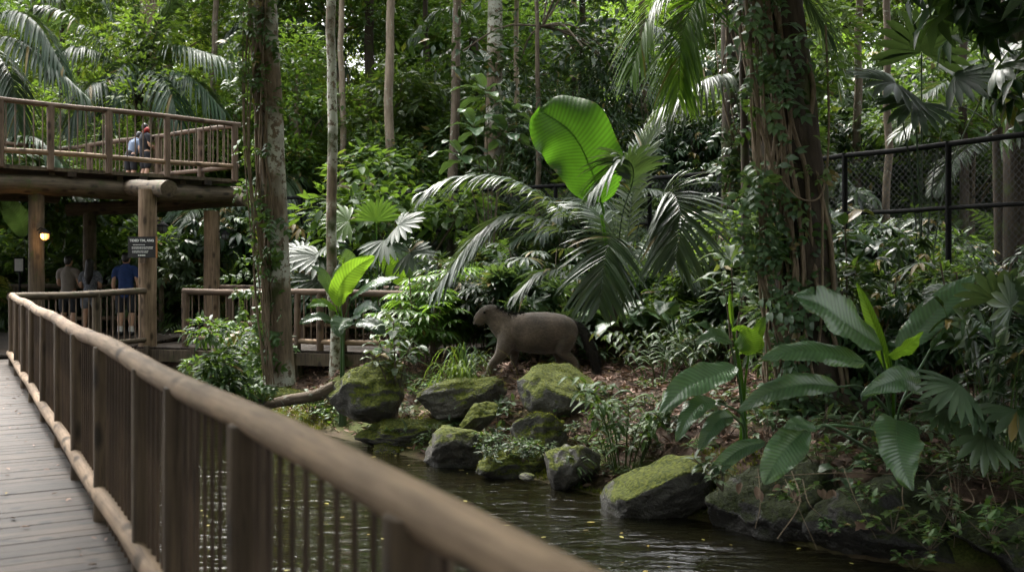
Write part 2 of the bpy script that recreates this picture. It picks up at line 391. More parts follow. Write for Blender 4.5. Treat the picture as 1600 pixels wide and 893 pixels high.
def plain(name, c, rough=.6, var=.25, sc=20., spec=.4, metal=0, emit=None, bump=.1):
    m, N, Lk, out = mat(name)
    tcn = N('TexCoord'); n1 = N('TexNoise', Scale=sc, Detail=4.0); Lk(tcn.outputs['Object'], n1.inputs['Vector'])
    r1 = ramp(N, [(.3, tuple(a * (1 - var) for a in c)), (.7, tuple(min(1, a * (1 + var)) for a in c))]); Lk(n1.outputs[0], r1.inputs[0])
    p = N('BsdfPrincipled', Roughness=rough, Metallic=metal); p.inputs['Specular IOR Level'].default_value = spec
    Lk(r1.outputs[0], p.inputs['Base Color'])
    if emit: p.inputs['Emission Color'].default_value = rgb(emit[0]); p.inputs['Emission Strength'].default_value = emit[1]
    b = N('Bump', Strength=bump, Distance=.01); Lk(n1.outputs[0], b.inputs['Height']); Lk(b.outputs[0], p.inputs['Normal'])
    Lk(p.outputs[0], out.inputs[0]); return m

def ground_mat():
    m, N, Lk, out = mat('forest_soil')
    geo = N('NewGeometry')
    n1 = N('TexNoise', Scale=9.0, Detail=8.0, Roughness=.7); Lk(geo.outputs['Position'], n1.inputs['Vector'])
    r1 = ramp(N, [(.32, (.022, .014, .009)), (.55, (.065, .042, .028)), (.75, (.13, .09, .06))]); Lk(n1.outputs[0], r1.inputs[0])
    vo = N('TexVoronoi', Scale=16.0); Lk(geo.outputs['Position'], vo.inputs['Vector'])
    vr = ramp(N, [(0, (.6,) * 3), (1, (1.35,) * 3)]); Lk(vo.outputs['Color'], vr.inputs[0])
    c = mixc(N, Lk, 1.0, r1.outputs[0], vr.outputs[0], 'MULTIPLY')
    n2 = N('TexNoise', Scale=1.1, Detail=5.0); Lk(geo.outputs['Position'], n2.inputs['Vector'])
    sp = N('SeparateXYZ'); Lk(geo.outputs['Position'], sp.inputs[0])
    zr = N('MapRange', i1=-.95, i2=-.2, i3=.16, i4=-.1); Lk(sp.outputs['Z'], zr.inputs[0])
    ad = N('Math', _operation='ADD'); Lk(n2.outputs[0], ad.inputs[0]); Lk(zr.outputs[0], ad.inputs[1])
    r2 = ramp(N, [(.54, (0,) * 3), (.64, (1,) * 3)]); Lk(ad.outputs[0], r2.inputs[0])
    n3 = N('TexNoise', Scale=40.0, Detail=3.0); Lk(geo.outputs['Position'], n3.inputs['Vector'])
    rm = ramp(N, [(.3, (.025, .034, .008)), (.7, (.085, .10, .02))]); Lk(n3.outputs[0], rm.inputs[0])
    c = mixc(N, Lk, r2.outputs[0], c, rm.outputs[0])
    bed = N('MapRange', i1=-1.02, i2=-.93, i3=1.0, i4=0.0); Lk(sp.outputs['Z'], bed.inputs[0])
    rb = ramp(N, [(.35, (.03, .021, .010)), (.7, (.085, .06, .03))]); Lk(n1.outputs[0], rb.inputs[0])
    c = mixc(N, Lk, bed.outputs[0], c, rb.outputs[0])
    p = N('BsdfPrincipled', Roughness=.9); p.inputs['Specular IOR Level'].default_value = .2; Lk(c, p.inputs['Base Color'])
    b = N('Bump', Strength=1.0, Distance=.03); Lk(n1.outputs[0], b.inputs['Height']); Lk(b.outputs[0], p.inputs['Normal'])
    Lk(p.outputs[0], out.inputs[0]); return m
def water_mat():
    m, N, Lk, out = mat('stream_water')
    geo = N('NewGeometry')
    mp = N('Mapping'); mp.inputs['Scale'].default_value = (1.6, 4.5, 1); mp.inputs['Rotation'].default_value = (0, 0, .5); Lk(geo.outputs['Position'], mp.inputs[0])
    n1 = N('TexNoise', Scale=1.5, Detail=4.0, Roughness=.55, Distortion=.6); Lk(mp.outputs[0], n1.inputs['Vector'])
    b = N('Bump', Strength=.5, Distance=.06); Lk(n1.outputs[0], b.inputs['Height'])
    tr = N('BsdfTransparent', Color=(.42, .33, .18, 1)); df = N('BsdfDiffuse', Color=(.013, .013, .006, 1))
    m1 = N('MixShader', Fac=.5); Lk(tr.outputs[0], m1.inputs[1]); Lk(df.outputs[0], m1.inputs[2])
    gl = N('BsdfGlossy', Roughness=.03, Color=(1, 1, 1, 1)); Lk(b.outputs[0], gl.inputs['Normal'])
    fr = N('Fresnel', IOR=1.36); Lk(b.outputs[0], fr.inputs['Normal'])
    m2 = N('MixShader'); Lk(fr.outputs[0], m2.inputs[0]); Lk(m1.outputs[0], m2.inputs[1]); Lk(gl.outputs[0], m2.inputs[2]); Lk(m2.outputs[0], out.inputs[0])
    return m

M = dict(
    log=wood_mat('weathered_log', (.125, .086, .054), (.38, .275, .185)),
    post=wood_mat('rough_post', (.046, .032, .020), (.135, .097, .062)),
    beam=wood_mat('dark_log', (.055, .042, .029), (.17, .135, .092), moss=.25),
    redlog=wood_mat('red_brown_log', (.075, .05, .035), (.20, .145, .105)),
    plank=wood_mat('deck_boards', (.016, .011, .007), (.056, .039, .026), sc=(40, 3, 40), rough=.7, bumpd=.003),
    bal=wood_mat('thin_rod', (.045, .03, .02), (.13, .088, .058)),
    balfar=wood_mat('pale_rod', (.11, .08, .058), (.26, .20, .15)),
    bark=bark_mat('mottled_bark', (.22, .165, .11), (.06, .044, .03), lichen=(.42, .42, .35), la=1.3, moss=.32),
    barkdark=bark_mat('dark_bark', (.06, .045, .03), (.015, .011, .008), la=.18, moss=.4),
    barkpale=bark_mat('pale_bark', (.30, .24, .175), (.13, .10, .07), la=.6, moss=.1),
    barkmid=bark_mat('grey_brown_bark', (.16, .125, .09), (.06, .045, .03), la=.6, moss=.25),
    vine=bark_mat('vine_bark', (.23, .175, .115), (.085, .062, .042), la=.1, moss=.05, sc=(60, 60, 8)),
    rock=rock_mat('mossy_rock', .90), rockm=rock_mat('heavily_mossed_rock', .95), rockb=rock_mat('bare_grey_rock', .62, base=(.090, .082, .068)),
    rockshade=rock_mat('shaded_mossy_bank_rock', .85, base=(.014, .012, .009), dark=(.004, .0035, .003), mc=((.005, .008, .002), (.028, .038, .006))),  # deep shade of the bank painted in as near-black rock and moss colours
    soil=ground_mat(), water=water_mat(),
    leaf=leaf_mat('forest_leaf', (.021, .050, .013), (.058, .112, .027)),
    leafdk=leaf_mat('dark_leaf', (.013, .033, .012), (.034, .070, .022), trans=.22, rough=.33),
    leafbr=leaf_mat('bright_leaf', (.034, .080, .018), (.085, .16, .034), trans=.5),
    leafyl=leaf_mat('yellow_green_leaf', (.052, .10, .016), (.13, .21, .03), trans=.55),
    leafgr=leaf_mat('grey_green_leaf', (.033, .066, .028), (.070, .122, .048), rough=.45, trans=.28, spec=.45),
    palm=leaf_mat('palm_frond', (.025, .055, .026), (.062, .10, .05), rough=.36, trans=.28, spec=.6, brown=.02),
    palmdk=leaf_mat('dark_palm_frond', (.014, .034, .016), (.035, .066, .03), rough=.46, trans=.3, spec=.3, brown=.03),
    palmbr=leaf_mat('fresh_palm_leaf', (.04, .10, .02), (.09, .18, .032), rough=.35, trans=.45, brown=.02),
    pad=leaf_mat('broad_leaf', (.028, .072, .030), (.070, .132, .054), rough=.29, trans=.22, spec=.6, veins=22, brown=0, hue=.008),
    padbr=leaf_mat('fresh_broad_leaf', (.05, .13, .018), (.10, .20, .025), rough=.35, trans=.55, veins=22, brown=0, hue=.008),
    giant=leaf_mat('giant_backlit_leaf', (.035, .10, .008), (.06, .14, .010), rough=.42, trans=.6, tcol=(.062, .165, .008), veins=34, brown=0, hue=.0),
    grass=leaf_mat('grass_blade', (.04, .09, .02), (.11, .19, .045), trans=.35, brown=.03),
    cover=leaf_mat('ground_plant', (.025, .062, .016), (.07, .13, .032), trans=.3),
    moss=leaf_mat('moss_tuft', (.04, .06, .012), (.13, .16, .03), trans=.3, rough=.8, spec=.1),
    mossshade=leaf_mat('shaded_moss_tuft', (.01, .016, .004), (.035, .045, .01), trans=.2, rough=.8, spec=.1), litter=leaf_mat('dead_leaf', (.07, .042, .03), (.30, .20, .15), trans=.1, rough=.7, spec=.25, tcol=(.2, .12, .06), hue=.01),  # bank moss tufts darkened in colour to carry the same painted shade
    yleaf=leaf_mat('fallen_yellow_leaf', (.35, .25, .04), (.55, .5, .12), trans=.1, brown=.2),
    root=leaf_mat('dry_fibre', (.05, .038, .028), (.14, .11, .085), trans=.1, rough=.8, spec=.2, brown=0),
    black=plain('black_metal', (.008, .008, .008), .8, .3, 8., spec=.12),
    wire=plain('black_wire', (.015, .015, .014), .5, .2),
    signb=plain('black_sign_face', (.010, .010, .012), .4, .2), white=plain('white_lettering', (.75, .75, .72), .6, .05),
    skin=plain('skin', (.42, .25, .17), .5, .1), tailhair=plain('dark_tail_hair', (.022, .017, .013), .6, .4, 60.), hair=plain('dark_hair', (.010, .008, .007), .5, .4, 60.),
    shirtg=plain('grey_beige_cotton', (.20, .175, .155), .9, .12, 14., bump=.4), shirtb=plain('blue_cotton', (.014, .036, .13), .85, .15, 14., bump=.4),
    shirtl=plain('light_blue_cotton', (.13, .165, .23), .85, .1, 14.), shorts=plain('dark_cotton', (.014, .015, .02), .85, .2, 14.),
    denim=plain('grey_denim', (.12, .13, .15), .85, .2, 40.), shoe=plain('black_shoe', (.015, .015, .016), .5, .2), sock=plain('white_sock', (.6, .6, .58), .9, .05),
    red=plain('red_cloth', (.28, .03, .03), .7, .1), 
    glow=plain('lit_lamp_glass', (.9, .6, .3), .3, .02, emit=((1., .42, .12), .22)), glass=plain('unlit_lamp_glass', (.10, .11, .12), .15, .1),
    paper=plain('notice_paper', (.42, .42, .40), .7, .1), flower=plain('orange_flower', (.35, .08, .02), .6, .3), orange=plain('orange_wood_edge', (.35, .15, .05), .6, .2),
    straw=plain('straw_hat', (.4, .3, .2), .8, .15),
)

def pattern_shirt():
    m, N, Lk, out = mat('patterned_blouse'); tc = N('TexCoord')
    v = N('TexVoronoi', Scale=38.0); Lk(tc.outputs['Object'], v.inputs['Vector'])
    r = ramp(N, [(.3, (.03, .035, .05)), (.45, (.25, .27, .31)), (.62, (.05, .055, .075))]); Lk(v.outputs['Distance'], r.inputs[0])
    p = N('BsdfPrincipled', Roughness=.85); Lk(r.outputs[0], p.inputs['Base Color']); Lk(p.outputs[0], out.inputs[0]); return m
M['blouse'] = pattern_shirt()
def hide_mat():
    m, N, Lk, out = mat('animal_hide'); tc = N('TexCoord'); mp = N('Mapping'); mp.inputs['Scale'].default_value = (22, 46, 40); Lk(tc.outputs['Object'], mp.inputs[0])
    n = N('TexNoise', Scale=1.0, Detail=7.0, Roughness=.7); Lk(mp.outputs[0], n.inputs['Vector'])
    n2 = N('TexNoise', Scale=3.2, Detail=6.0); Lk(tc.outputs['Object'], n2.inputs['Vector'])
    r = ramp(N, [(.3, (.055, .040, .029)), (.7, (.155, .117, .086))]); Lk(n.outputs[0], r.inputs[0])
    r2 = ramp(N, [(.35, (.5, .48, .46)), (.65, (1.25, 1.22, 1.18))]); Lk(n2.outputs[0], r2.inputs[0])
    c = mixc(N, Lk, 1.0, r.outputs[0], r2.outputs[0], 'MULTIPLY')
    p = N('BsdfPrincipled', Roughness=.7); p.inputs['Sheen Weight'].default_value = .25; p.inputs['Specular IOR Level'].default_value = .3
    b = N('Bump', Strength=.7, Distance=.012); Lk(n.outputs[0], b.inputs['Height']); Lk(b.outputs[0], p.inputs['Normal'])
    Lk(c, p.inputs['Base Color']); Lk(p.outputs[0], out.inputs[0]); return m
M['hide'] = hide_mat()

# ------------------------------------------------------------------ terrain
SX = np.array([-400, -30, -14, -9, -6.5, -4.6, -3.8, -2.9, -2.2, -1.26, -.32, .38, 1.05, 1.7, 2.03, 2.4, 2.98, 3.5, 4.3, 8, 30, 400])
SY = np.array([22, 22, 22, 21, 19.8, 17.8, 16.5, 15.1, 14.3, 13.1, 12.3, 11.7, 10.9, 10.2, 9.84, 9.37, 8.74, 8.37, 8.2, 7.5, 6, 6])
def sstep(a, b, x): t = np.clip((x - a) / (b - a), 0, 1); return t * t * (3 - 2 * t)
def ground_z(x, y):
    x = np.asarray(x, float); y = np.asarray(y, float)
    s = (y - np.interp(x, SX, SY)) * .8
    right = sstep(1.4, 2.3, x)
    a = .9 * sstep(-.05, 2.9, s); b = .62 * sstep(-.05, .5, s) + .30 * sstep(.3, 3.2, s)
    z = -1.0 + a * (1 - right) + b * right - .38 * sstep(0, 2.2, -s)
    z = z + .95 * sstep(-3.5, -7, y)
    nz = .05 * np.sin(2.1 * x + 1.3 * y) + .04 * np.sin(4.7 * x - 3.1 * y + 1) + .025 * np.sin(9 * x + 7 * y)
    z = z + nz * sstep(.1, 1.2, s) - .05 * sstep(1, 3, s)
    z = z + .05 * sstep(24, 60, y) * (np.maximum(y - 24, 0)) * (y < 400)
    return z
def axis(lo, hi, fine_lo, fine_hi, st):
    a = np.arange(fine_lo, fine_hi, st); l = fine_lo - np.geomspace(.3, fine_lo - lo, 26)[::-1]; h = fine_hi + np.geomspace(.3, hi - fine_hi, 26)
    return np.concatenate([l, a, h])
gx, gy = axis(-400, 400, -14, 14, .12), axis(-300, 500, 5, 24, .12)
X, Y = np.meshgrid(gx, gy); Z = ground_z(X, Y)
mb = MB(); nx = len(gx); i = np.arange(len(gy) - 1)[:, None]; j = np.arange(nx - 1)[None]
mb.add(np.stack([X, Y, Z], -1).reshape(-1, 3), np.stack([i * nx + j, i * nx + j + 1, (i + 1) * nx + j + 1, (i + 1) * nx + j], -1).reshape(-1, 4))
tag(mb.build('ground', M['soil']), kind='structure', label='brown forest floor rising from the stream bank')
mb = MB(); mb.add([(-60, -8, -1), (60, -8, -1), (60, 24, -1), (-60, 24, -1)], [(0, 1, 2, 3)])
tag(mb.build('water', M['water'], smooth=False), kind='structure', label='dark rippled stream water')

# ------------------------------------------------------------------ boardwalks
RX = lambda d: .92 - .5614 * d
u_ = nrm(np.array([-.5614, 1, 0])); n_ = np.array([-u_[1], u_[0], 0])
def planks(name, o, along, across, length, width, pw=.135, z=0., seed=0):
    r = R_(seed); mb = MB(); t = 0
    along, across = nrm(np.array(along, float)), nrm(np.array(across, float)); o = np.array(o, float)
    while t < length:
        w = pw * r.uniform(.95, 1.05)
        sk = r.uniform(-.02, .02)
        box(mb, o + along * (t + w / 2) + across * (width / 2 + sk) + np.array([0, 0, z - .02 + r.uniform(-.002, .002)]), (w - .007, width, .04), along, across, (0, 0, 1), r.uniform(.15, .85))
        t += w
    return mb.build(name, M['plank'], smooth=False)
p0 = np.array([RX(-2.5), -2.5, 0]) - n_ * .14
tag(planks('boardwalk', p0, u_, n_, 21.6, 3.3, seed=1), kind='structure', label='weathered grey plank boardwalk beside the log railing')
# far platform and side boardwalk
tag(planks('boardwalk', (-16, 17.2, -.008), (0, 1, 0), (1, 0, 0), 7.2, 8.75, pw=.14, seed=2), kind='structure', label='shaded plank platform under the raised walkway')
A2, B2 = np.array([-7.2, 19.05, 0]), np.array([-1.0, 17.4, 0]); al = nrm(B2 - A2); ac = np.array([-al[1], al[0], 0])
tag(planks('boardwalk', A2 + np.array([0, 0, -.016]), al, ac, 6.4, 3.0, pw=.14, seed=3), kind='structure', label='side boardwalk passing behind the vine-covered trunk')
mb = MB()
box(mb, (A2 + B2) / 2 - ac * .03 + np.array([0, 0, -.17]), (6.4, .06, .22), al, ac)
for k in range(7):
    c = A2 + al * (.3 + k * 1.0); tube(mb, [c + ac * .25 + np.array([0, 0, -.08]), c + ac * .25 + np.array([0, 0, -1.5])], .09, 8)
    box(mb, c - ac * .09 + np.array([0, 0, -.12]), (.09, .06, .26), al, ac)
tag(mb.build('boardwalk_edge_beam', M['beam'], smooth=False), kind='structure', label='dark edge beam and piles below the side boardwalk')
mb = MB()
for d in np.arange(-2, 16, 1.9):
    c = np.array([RX(d), d, 0]) + n_ * .1
    tube(mb, [c + [0, 0, -.05], c + [0, 0, -1.5]], .1, 8)
c0, c1 = np.array([RX(-2.5), -2.5, -.15]) + n_ * .1, np.array([RX(15.6), 15.6, -.15]) + n_ * .1
box(mb, (c0 + c1) / 2, (np.linalg.norm(c1 - c0), .08, .2), u_, n_)
tag(mb.build('boardwalk_edge_beam', M['beam'], smooth=False), kind='structure', label='edge beam and piles under the long boardwalk')

def logline(a, b, r, name, m, parent, seed, n=14, seg=None, wob=.035, bow=.01):
    a, b = np.array(a, float), np.array(b, float); L = np.linalg.norm(b - a); k = seg or max(6, int(L / .35))
    t = np.linspace(0, 1, k)[:, None]; p = a + (b - a) * t; rr = R_(seed)
    p = p + np.array([0, 0, 1.]) * (bow * np.sin(t * L * 1.7 + seed)); mb = MB()
    tube(mb, p, r * (1 + .05 * rr.uniform(-1, 1, k)), n, rr.uniform(.4, .6), True, wob, seed)
    return mb.build(name, M[m], parent)
def railing(name, pts, posts, label, z0=0., h=1.1, rr=.065, pr=.065, br=.011, bs=.13, low=.17, group=None, m=('log', 'post', 'log', 'bal'), seed=0, parent=None, lowoff=0., plen=.05, lowr=.05):
    pts = [np.array([*p[:2], z0], float) for p in pts]
    root = parent or empty(name, pts[0], label, 'railing', group)
    off = -np.array(root.location) if not parent else np.zeros(3)
    up = np.array([0, 0, 1.]); nb = 0
    allb = []
    for i, (a, b) in enumerate(zip(pts[:-1], pts[1:])):
        a = a + off; b = b + off; dv = b - a; L = np.linalg.norm(dv); d = dv / L; nn = np.array([-d[1], d[0], 0])
        logline(a + up * (h - rr) - d * .05, b + up * (h - rr) + d * .05, rr, 'top_rail', m[0], root, seed + i)
        logline(a + up * low + nn * lowoff, b + up * low + nn * lowoff, lowr, 'lower_rail', m[2], root, seed + i + 40)
        ps = posts[i]
        for k, t in enumerate(ps):
            c = a + dv * t; mb = MB(); w = pr * R_(seed + k).uniform(.92, 1.1)
            tube(mb, [c - up * plen, c + up * h * .3, c + up * h * .7, c + up * (h - rr * 1.2)], w, 10, R_(seed * 7 + k).uniform(.35, .65), True, .04, seed + k * 3 + i)
            mb.build('post', M[m[1]], root)
        n = int(L / bs)
        for k in range(1, n):
            t = k / n
            if min([abs(t - q) * L for q in ps] + [9]) < pr + .02: continue
            allb.append((a + dv * t + nn * lowoff * .3, d))
    rest = MB()
    wc = np.array(root.location)
    allb.sort(key=lambda q: np.linalg.norm(q[0] - off))
    for k, (c, d) in enumerate(allb):
        mb = MB() if k < 98 else rest
        tube(mb, [c + up * (low - .25 if z0 == 0 and h > 1.05 and lowoff else low), c + up * (h - rr)], br, 6, R_(k).uniform(.3, .7), False)
        if k < 98: mb.build('baluster', M[m[3]], root)
    if rest.n: tag(rest.build('balusters', M[m[3]], root), kind='stuff')
    return root
dposts = [.85, 1.42, 1.97, 3.08, 4.03, 4.75, 6.01, 7.17, 8.44, 9.8, 11.2, 12.5, 13.9, 15.3]
D0, D1 = .3, 15.55
railing('log_railing', [(RX(D0), D0), (RX(D1), D1)], [[(d - D0) / (D1 - D0) for d in dposts]],
        'long weathered log railing running beside the grey plank boardwalk from the camera', h=1.10, rr=.05, pr=.066, br=.0085, bs=.118, lowoff=.035, plen=.02, lowr=.05, seed=3)
C1 = P(228, 450, 19.1)
railing('log_railing', [(RX(15.6), 15.6), (C1[0], C1[1])], [[.01, .58]], 'short log railing in front of the three visitors, ending at the pillar with the sign', seed=21, m=('beam', 'beam', 'beam', 'balfar'), rr=.06, pr=.07, low=.12, bs=.17)
a, b = P(20, 0, 23.6), P(252, 0, 23.4)
railing('log_railing', [a, b], [[.02, .35, .68, 1.0]], 'log railing behind the three visitors, against the dark undergrowth', seed=31, rr=.055, low=.3, m=('beam', 'beam', 'log', 'bal'), bs=.17)
a, b = P(290, 0, 19.1), P(640, 0, 17.6)
railing('log_railing', [a, b], [[.0, .33, .45, .52, .62, .72, .97]], 'reddish log railing passing behind the vine-covered trunk and the broad-leaved plant', seed=41, m=('redlog', 'redlog', 'log', 'balfar'), rr=.06, low=.15, bs=.15)
a, b = P(345, 0, 22.2), P(690, 0, 20.2)
railing('log_railing', [a, b], [[.05, .4, .75, .98]], 'rear log railing on the far edge of the side boardwalk, beyond the vine-covered trunk', seed=51, m=('redlog', 'redlog', 'log', 'balfar'), rr=.06, low=.25, bs=.16)

# raised walkway
W = empty('raised_walkway', (0, 0, 0), 'raised wooden walkway on thick log pillars above the visitors', 'walkway')
ZD = 3.46
FA, FB, FC, FD, FE = (-15.6, 13.42), (-6.12, 22.25), (-12.2, 26.8), (-13.1, 25.4), (-18.5, 18.5)
mb = MB(); poly = [FA, FB, FC, FD, FE]
mb.add([(x, y, ZD) for x, y in poly] + [(x, y, ZD - .07) for x, y in poly], [(0, 1, 2, 3, 4), (9, 8, 7, 6, 5)] + [(k, k + 5, (k + 1) % 5 + 5, (k + 1) % 5) for k in range(5)])
mb.build('deck', M['beam'], W, False)
fd = nrm(np.array([FB[0] - FA[0], FB[1] - FA[1], 0])); fn = np.array([-fd[1], fd[0], 0])
fa, fb = np.array([*FA, 0]), np.array([*FB, 0]); FL = np.linalg.norm(fb - fa)
logline(fa + fn * .22 + [0, 0, 3.13], fb + fd * .55 + fn * .22 + [0, 0, 3.1], .205, 'beam', 'beam', W, 5, 18, bow=.015)
for k in range(9):
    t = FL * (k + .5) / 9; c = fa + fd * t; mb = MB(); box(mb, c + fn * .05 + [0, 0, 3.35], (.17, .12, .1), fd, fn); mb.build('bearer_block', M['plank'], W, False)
for k in range(7):
    c = fa + fd * (FL * .28 + k * 1.35); mb = MB(); box(mb, c + fn * 1.6 + [0, 0, 3.29], (.12, 2.9, .18), fd, fn); mb.build('joist', M['beam'], W, False)
logline(fb * .75 + fa * .25 + fn * 1.9 + [0, 0, 3.05], fa * .9 + fb * .1 + fn * 1.9 + [0, 0, 3.05], .19, 'beam', 'beam', W, 6, 14)
logline(P(264, 295, 18.75), P(120, 290, 24), .16, 'beam', 'beam', W, 7, 16, bow=0)
logline(P(106, 328, 22.6), P(398, 312, 22.4), .15, 'beam', 'beam', W, 8, 14, bow=.01)
logline(P(388, 313, 21.6), P(330, 305, 25), .14, 'beam', 'beam', W, 9, 14, bow=0)
for k, (px, d, r, top) in enumerate([(57, 19.6, .145, 3.2), (140, 22.6, .145, 2.75), (230.5, 19.2, .168, 3.0), (331, 22.2, .175, 2.75)]):
    c = P(px, 0, d); mb = MB()
    tube(mb, [(c[0], d, z) for z in np.linspace(-1.4, top, 10)], r * np.linspace(1.05, .97, 10), 16, .5, True, .025, 60 + k)
    mb.build('pillar', M['log' if k in (2, 3) else 'beam'], W)
px_on_front = lambda px: None
def front_t(px):
    # parameter along the front edge whose picture column is px
    k = (px - 800) / F; dx, dy = FB[0] - FA[0], FB[1] - FA[1]; return (k * FA[1] - FA[0]) / (dx - k * dy)
rl = empty('railing', (0, 0, 0)); rl.parent = W
railing('railing', [FA, FB], [[front_t(p) for p in (-60, 0, 79, 170, 261, 367)]], None, z0=ZD, h=1.28, rr=.05, pr=.07, br=.013, bs=.165, low=.28, m=('redlog', 'redlog', 'log', 'balfar'), parent=rl, seed=71)
rl2 = empty('railing', (0, 0, 0)); rl2.parent = W
railing('railing', [FB, FC, FD, FE], [[.18, .40, .56, .80, 1.0], [], [.2, .6]], None, z0=ZD, h=1.26, rr=.055, pr=.08, br=.012, bs=.18, low=.28, m=('redlog', 'redlog', 'redlog', 'balfar'), parent=rl2, seed=81)

# ------------------------------------------------------------------ sign, lamps, notice
c = P(222, 386, 18.95); S = empty('information_sign', c, 'black information sign with white lettering fixed to the log pillar', 'sign')
mb = MB(); box(mb, (0, 0, 0), (.53, .03, .40)); mb.build('panel', M['signb'], S, False)
mb = MB(); box(mb, (.275, .005, 0), (.018, .05, .40)); mb.build('edge', M['orange'], S, False)
def text_part(body, loc, size, parent, m, bold=0.0):
    cu = bpy.data.curves.new('lettering', 'FONT'); cu.body = body; cu.size = size; cu.align_x = 'CENTER'; cu.align_y = 'CENTER'; cu.offset = bold; cu.extrude = .001
    o = bpy.data.objects.new('lettering', cu); COL.objects.link(o); bpy.context.view_layer.update()
    me = bpy.data.meshes.new_from_object(o.evaluated_get(bpy.context.evaluated_depsgraph_get())); bpy.data.objects.remove(o)
    me.materials.clear(); me.materials.append(M[m]); me.name = 'lettering'
    o = bpy.data.objects.new('lettering', me); COL.objects.link(o); o.parent = parent; o.location = loc; o.rotation_euler = (PI / 2, 0, 0); return o
text_part('TIDED TIM, ANG', (0, -.018, .125), .062, S, 'white', .002)
mb = MB(); rr = R_(5)
for (y, x0, x1) in ((.045, -.17, .05), (.0, -.19, .19), (-.025, -.19, .19), (-.075, -.18, .13), (-.10, -.18, .09), (-.155, -.07, .05)):
    x = x0
    while x < x1:
        w = rr.uniform(.015, .05); h = .022 if y == -.155 else .011
        box(mb, (min(x + w / 2, x1), -.0165, y), (w, .003, h)); x += w + .008
mb.build('lettering', M['white'], S, False)
mb = MB(); box(mb, (.01, .02, -.25), (.10, .05, .10)); mb.build('bracket', M['redlog'], S, False)
def lantern(loc, label, lit, sc=1.):
    L = empty('wall_lantern', loc, label, 'lamp', sc=sc)
    mb = MB(); tube(mb, [(-.18, .0, .1), (-.1, 0, .16), (0, 0, .13)], .015, 6); mb.build('bracket', M['black'], L)
    mb = MB(); tube(mb, [(0, 0, .15), (0, 0, .11), (0, 0, .06), (0, 0, .03)], [.02, .05, .13, .135], 12); mb.build('hood', M['black'], L)
    mb = MB(); tube(mb, [(0, 0, .03), (0, 0, -.04), (0, 0, -.09), (0, 0, -.12)], [.10, .105, .08, .03], 12); mb.build('glass', M['glow' if lit else 'glass'], L)
    mb = MB()
    for a in range(6): tube(mb, [(.105 * math.cos(a), .105 * math.sin(a), .03), (.11 * math.cos(a), .11 * math.sin(a), -.05), (.04 * math.cos(a), .04 * math.sin(a), -.125)], .006, 4)
    mb.build('cage', M['black'], L)
    return L
lp = P(70, 367, 19.35); lantern(lp, 'lit amber wall lantern glowing on the dark log pillar', True, .85)
lantern(P(254, 356, 19.4), 'unlit black lantern hanging beside the pillar with the sign', False, .9)
lantern(P(352, 368, 22.0), 'small unlit black lantern beside the thick rear pillar', False, .8)
ld = bpy.data.lights.new('lamp_bulb', 'POINT'); ld.energy = 1.6; ld.color = (1, .55, .22); ld.shadow_soft_size = .06
lo = bpy.data.objects.new('lamp_bulb', ld); COL.objects.link(lo); lo.location = lp + np.array([.0, -.16, -.04]); tag(lo, kind='helper')
c = P(31, 0, 22.8); S = empty('notice_board', (c[0], c[1], 0), 'small pale notice in a black frame on a thin post', 'sign')
mb = MB(); tube(mb, [(0, 0, 0), (0, 0, 1.4)], .025, 6); mb.build('post', M['black'], S)
mb = MB(); box(mb, (0, -.03, 1.55), (.24, .03, .34)); mb.build('frame', M['black'], S, False)
mb = MB(); box(mb, (0, -.048, 1.55), (.19, .004, .28)); mb.build('notice', M['paper'], S, False)

# ------------------------------------------------------------------ remesh helper for bodies
def fuse(mb, name, m, parent=None, vox=.02, smooth=6):
    o = mb.build(name, M[m], parent)
    md = o.modifiers.new('r', 'REMESH'); md.mode = 'VOXEL'; md.voxel_size = vox
    ms = o.modifiers.new('s', 'SMOOTH'); ms.iterations = smooth; ms.factor = .6
    bpy.context.view_layer.update()
    me = bpy.data.meshes.new_from_object(o.evaluated_get(bpy.context.evaluated_depsgraph_get()))
    o.modifiers.clear(); old = o.data; o.data = me; bpy.data.meshes.remove(old)
    me.materials.clear(); me.materials.append(M[m])
    me.polygons.foreach_set('use_smooth', np.ones(len(me.polygons), bool)); me.name = name
    return o
def limb(mb, pts, rad, n=10, sub=8, flat=1.):
    p = np.asarray(pts, float); k = sub * (len(p) - 1) + 1
    q = bez(p, k); rr = np.interp(np.linspace(0, len(p) - 1, k), np.arange(len(p)), rad)
    tube(mb, q, rr, n, .5, True, flat=flat)
    ball(mb, q[0], rr[0] * .98, max(n, 10)); ball(mb, q[-1], rr[-1] * .98, max(n, 10))

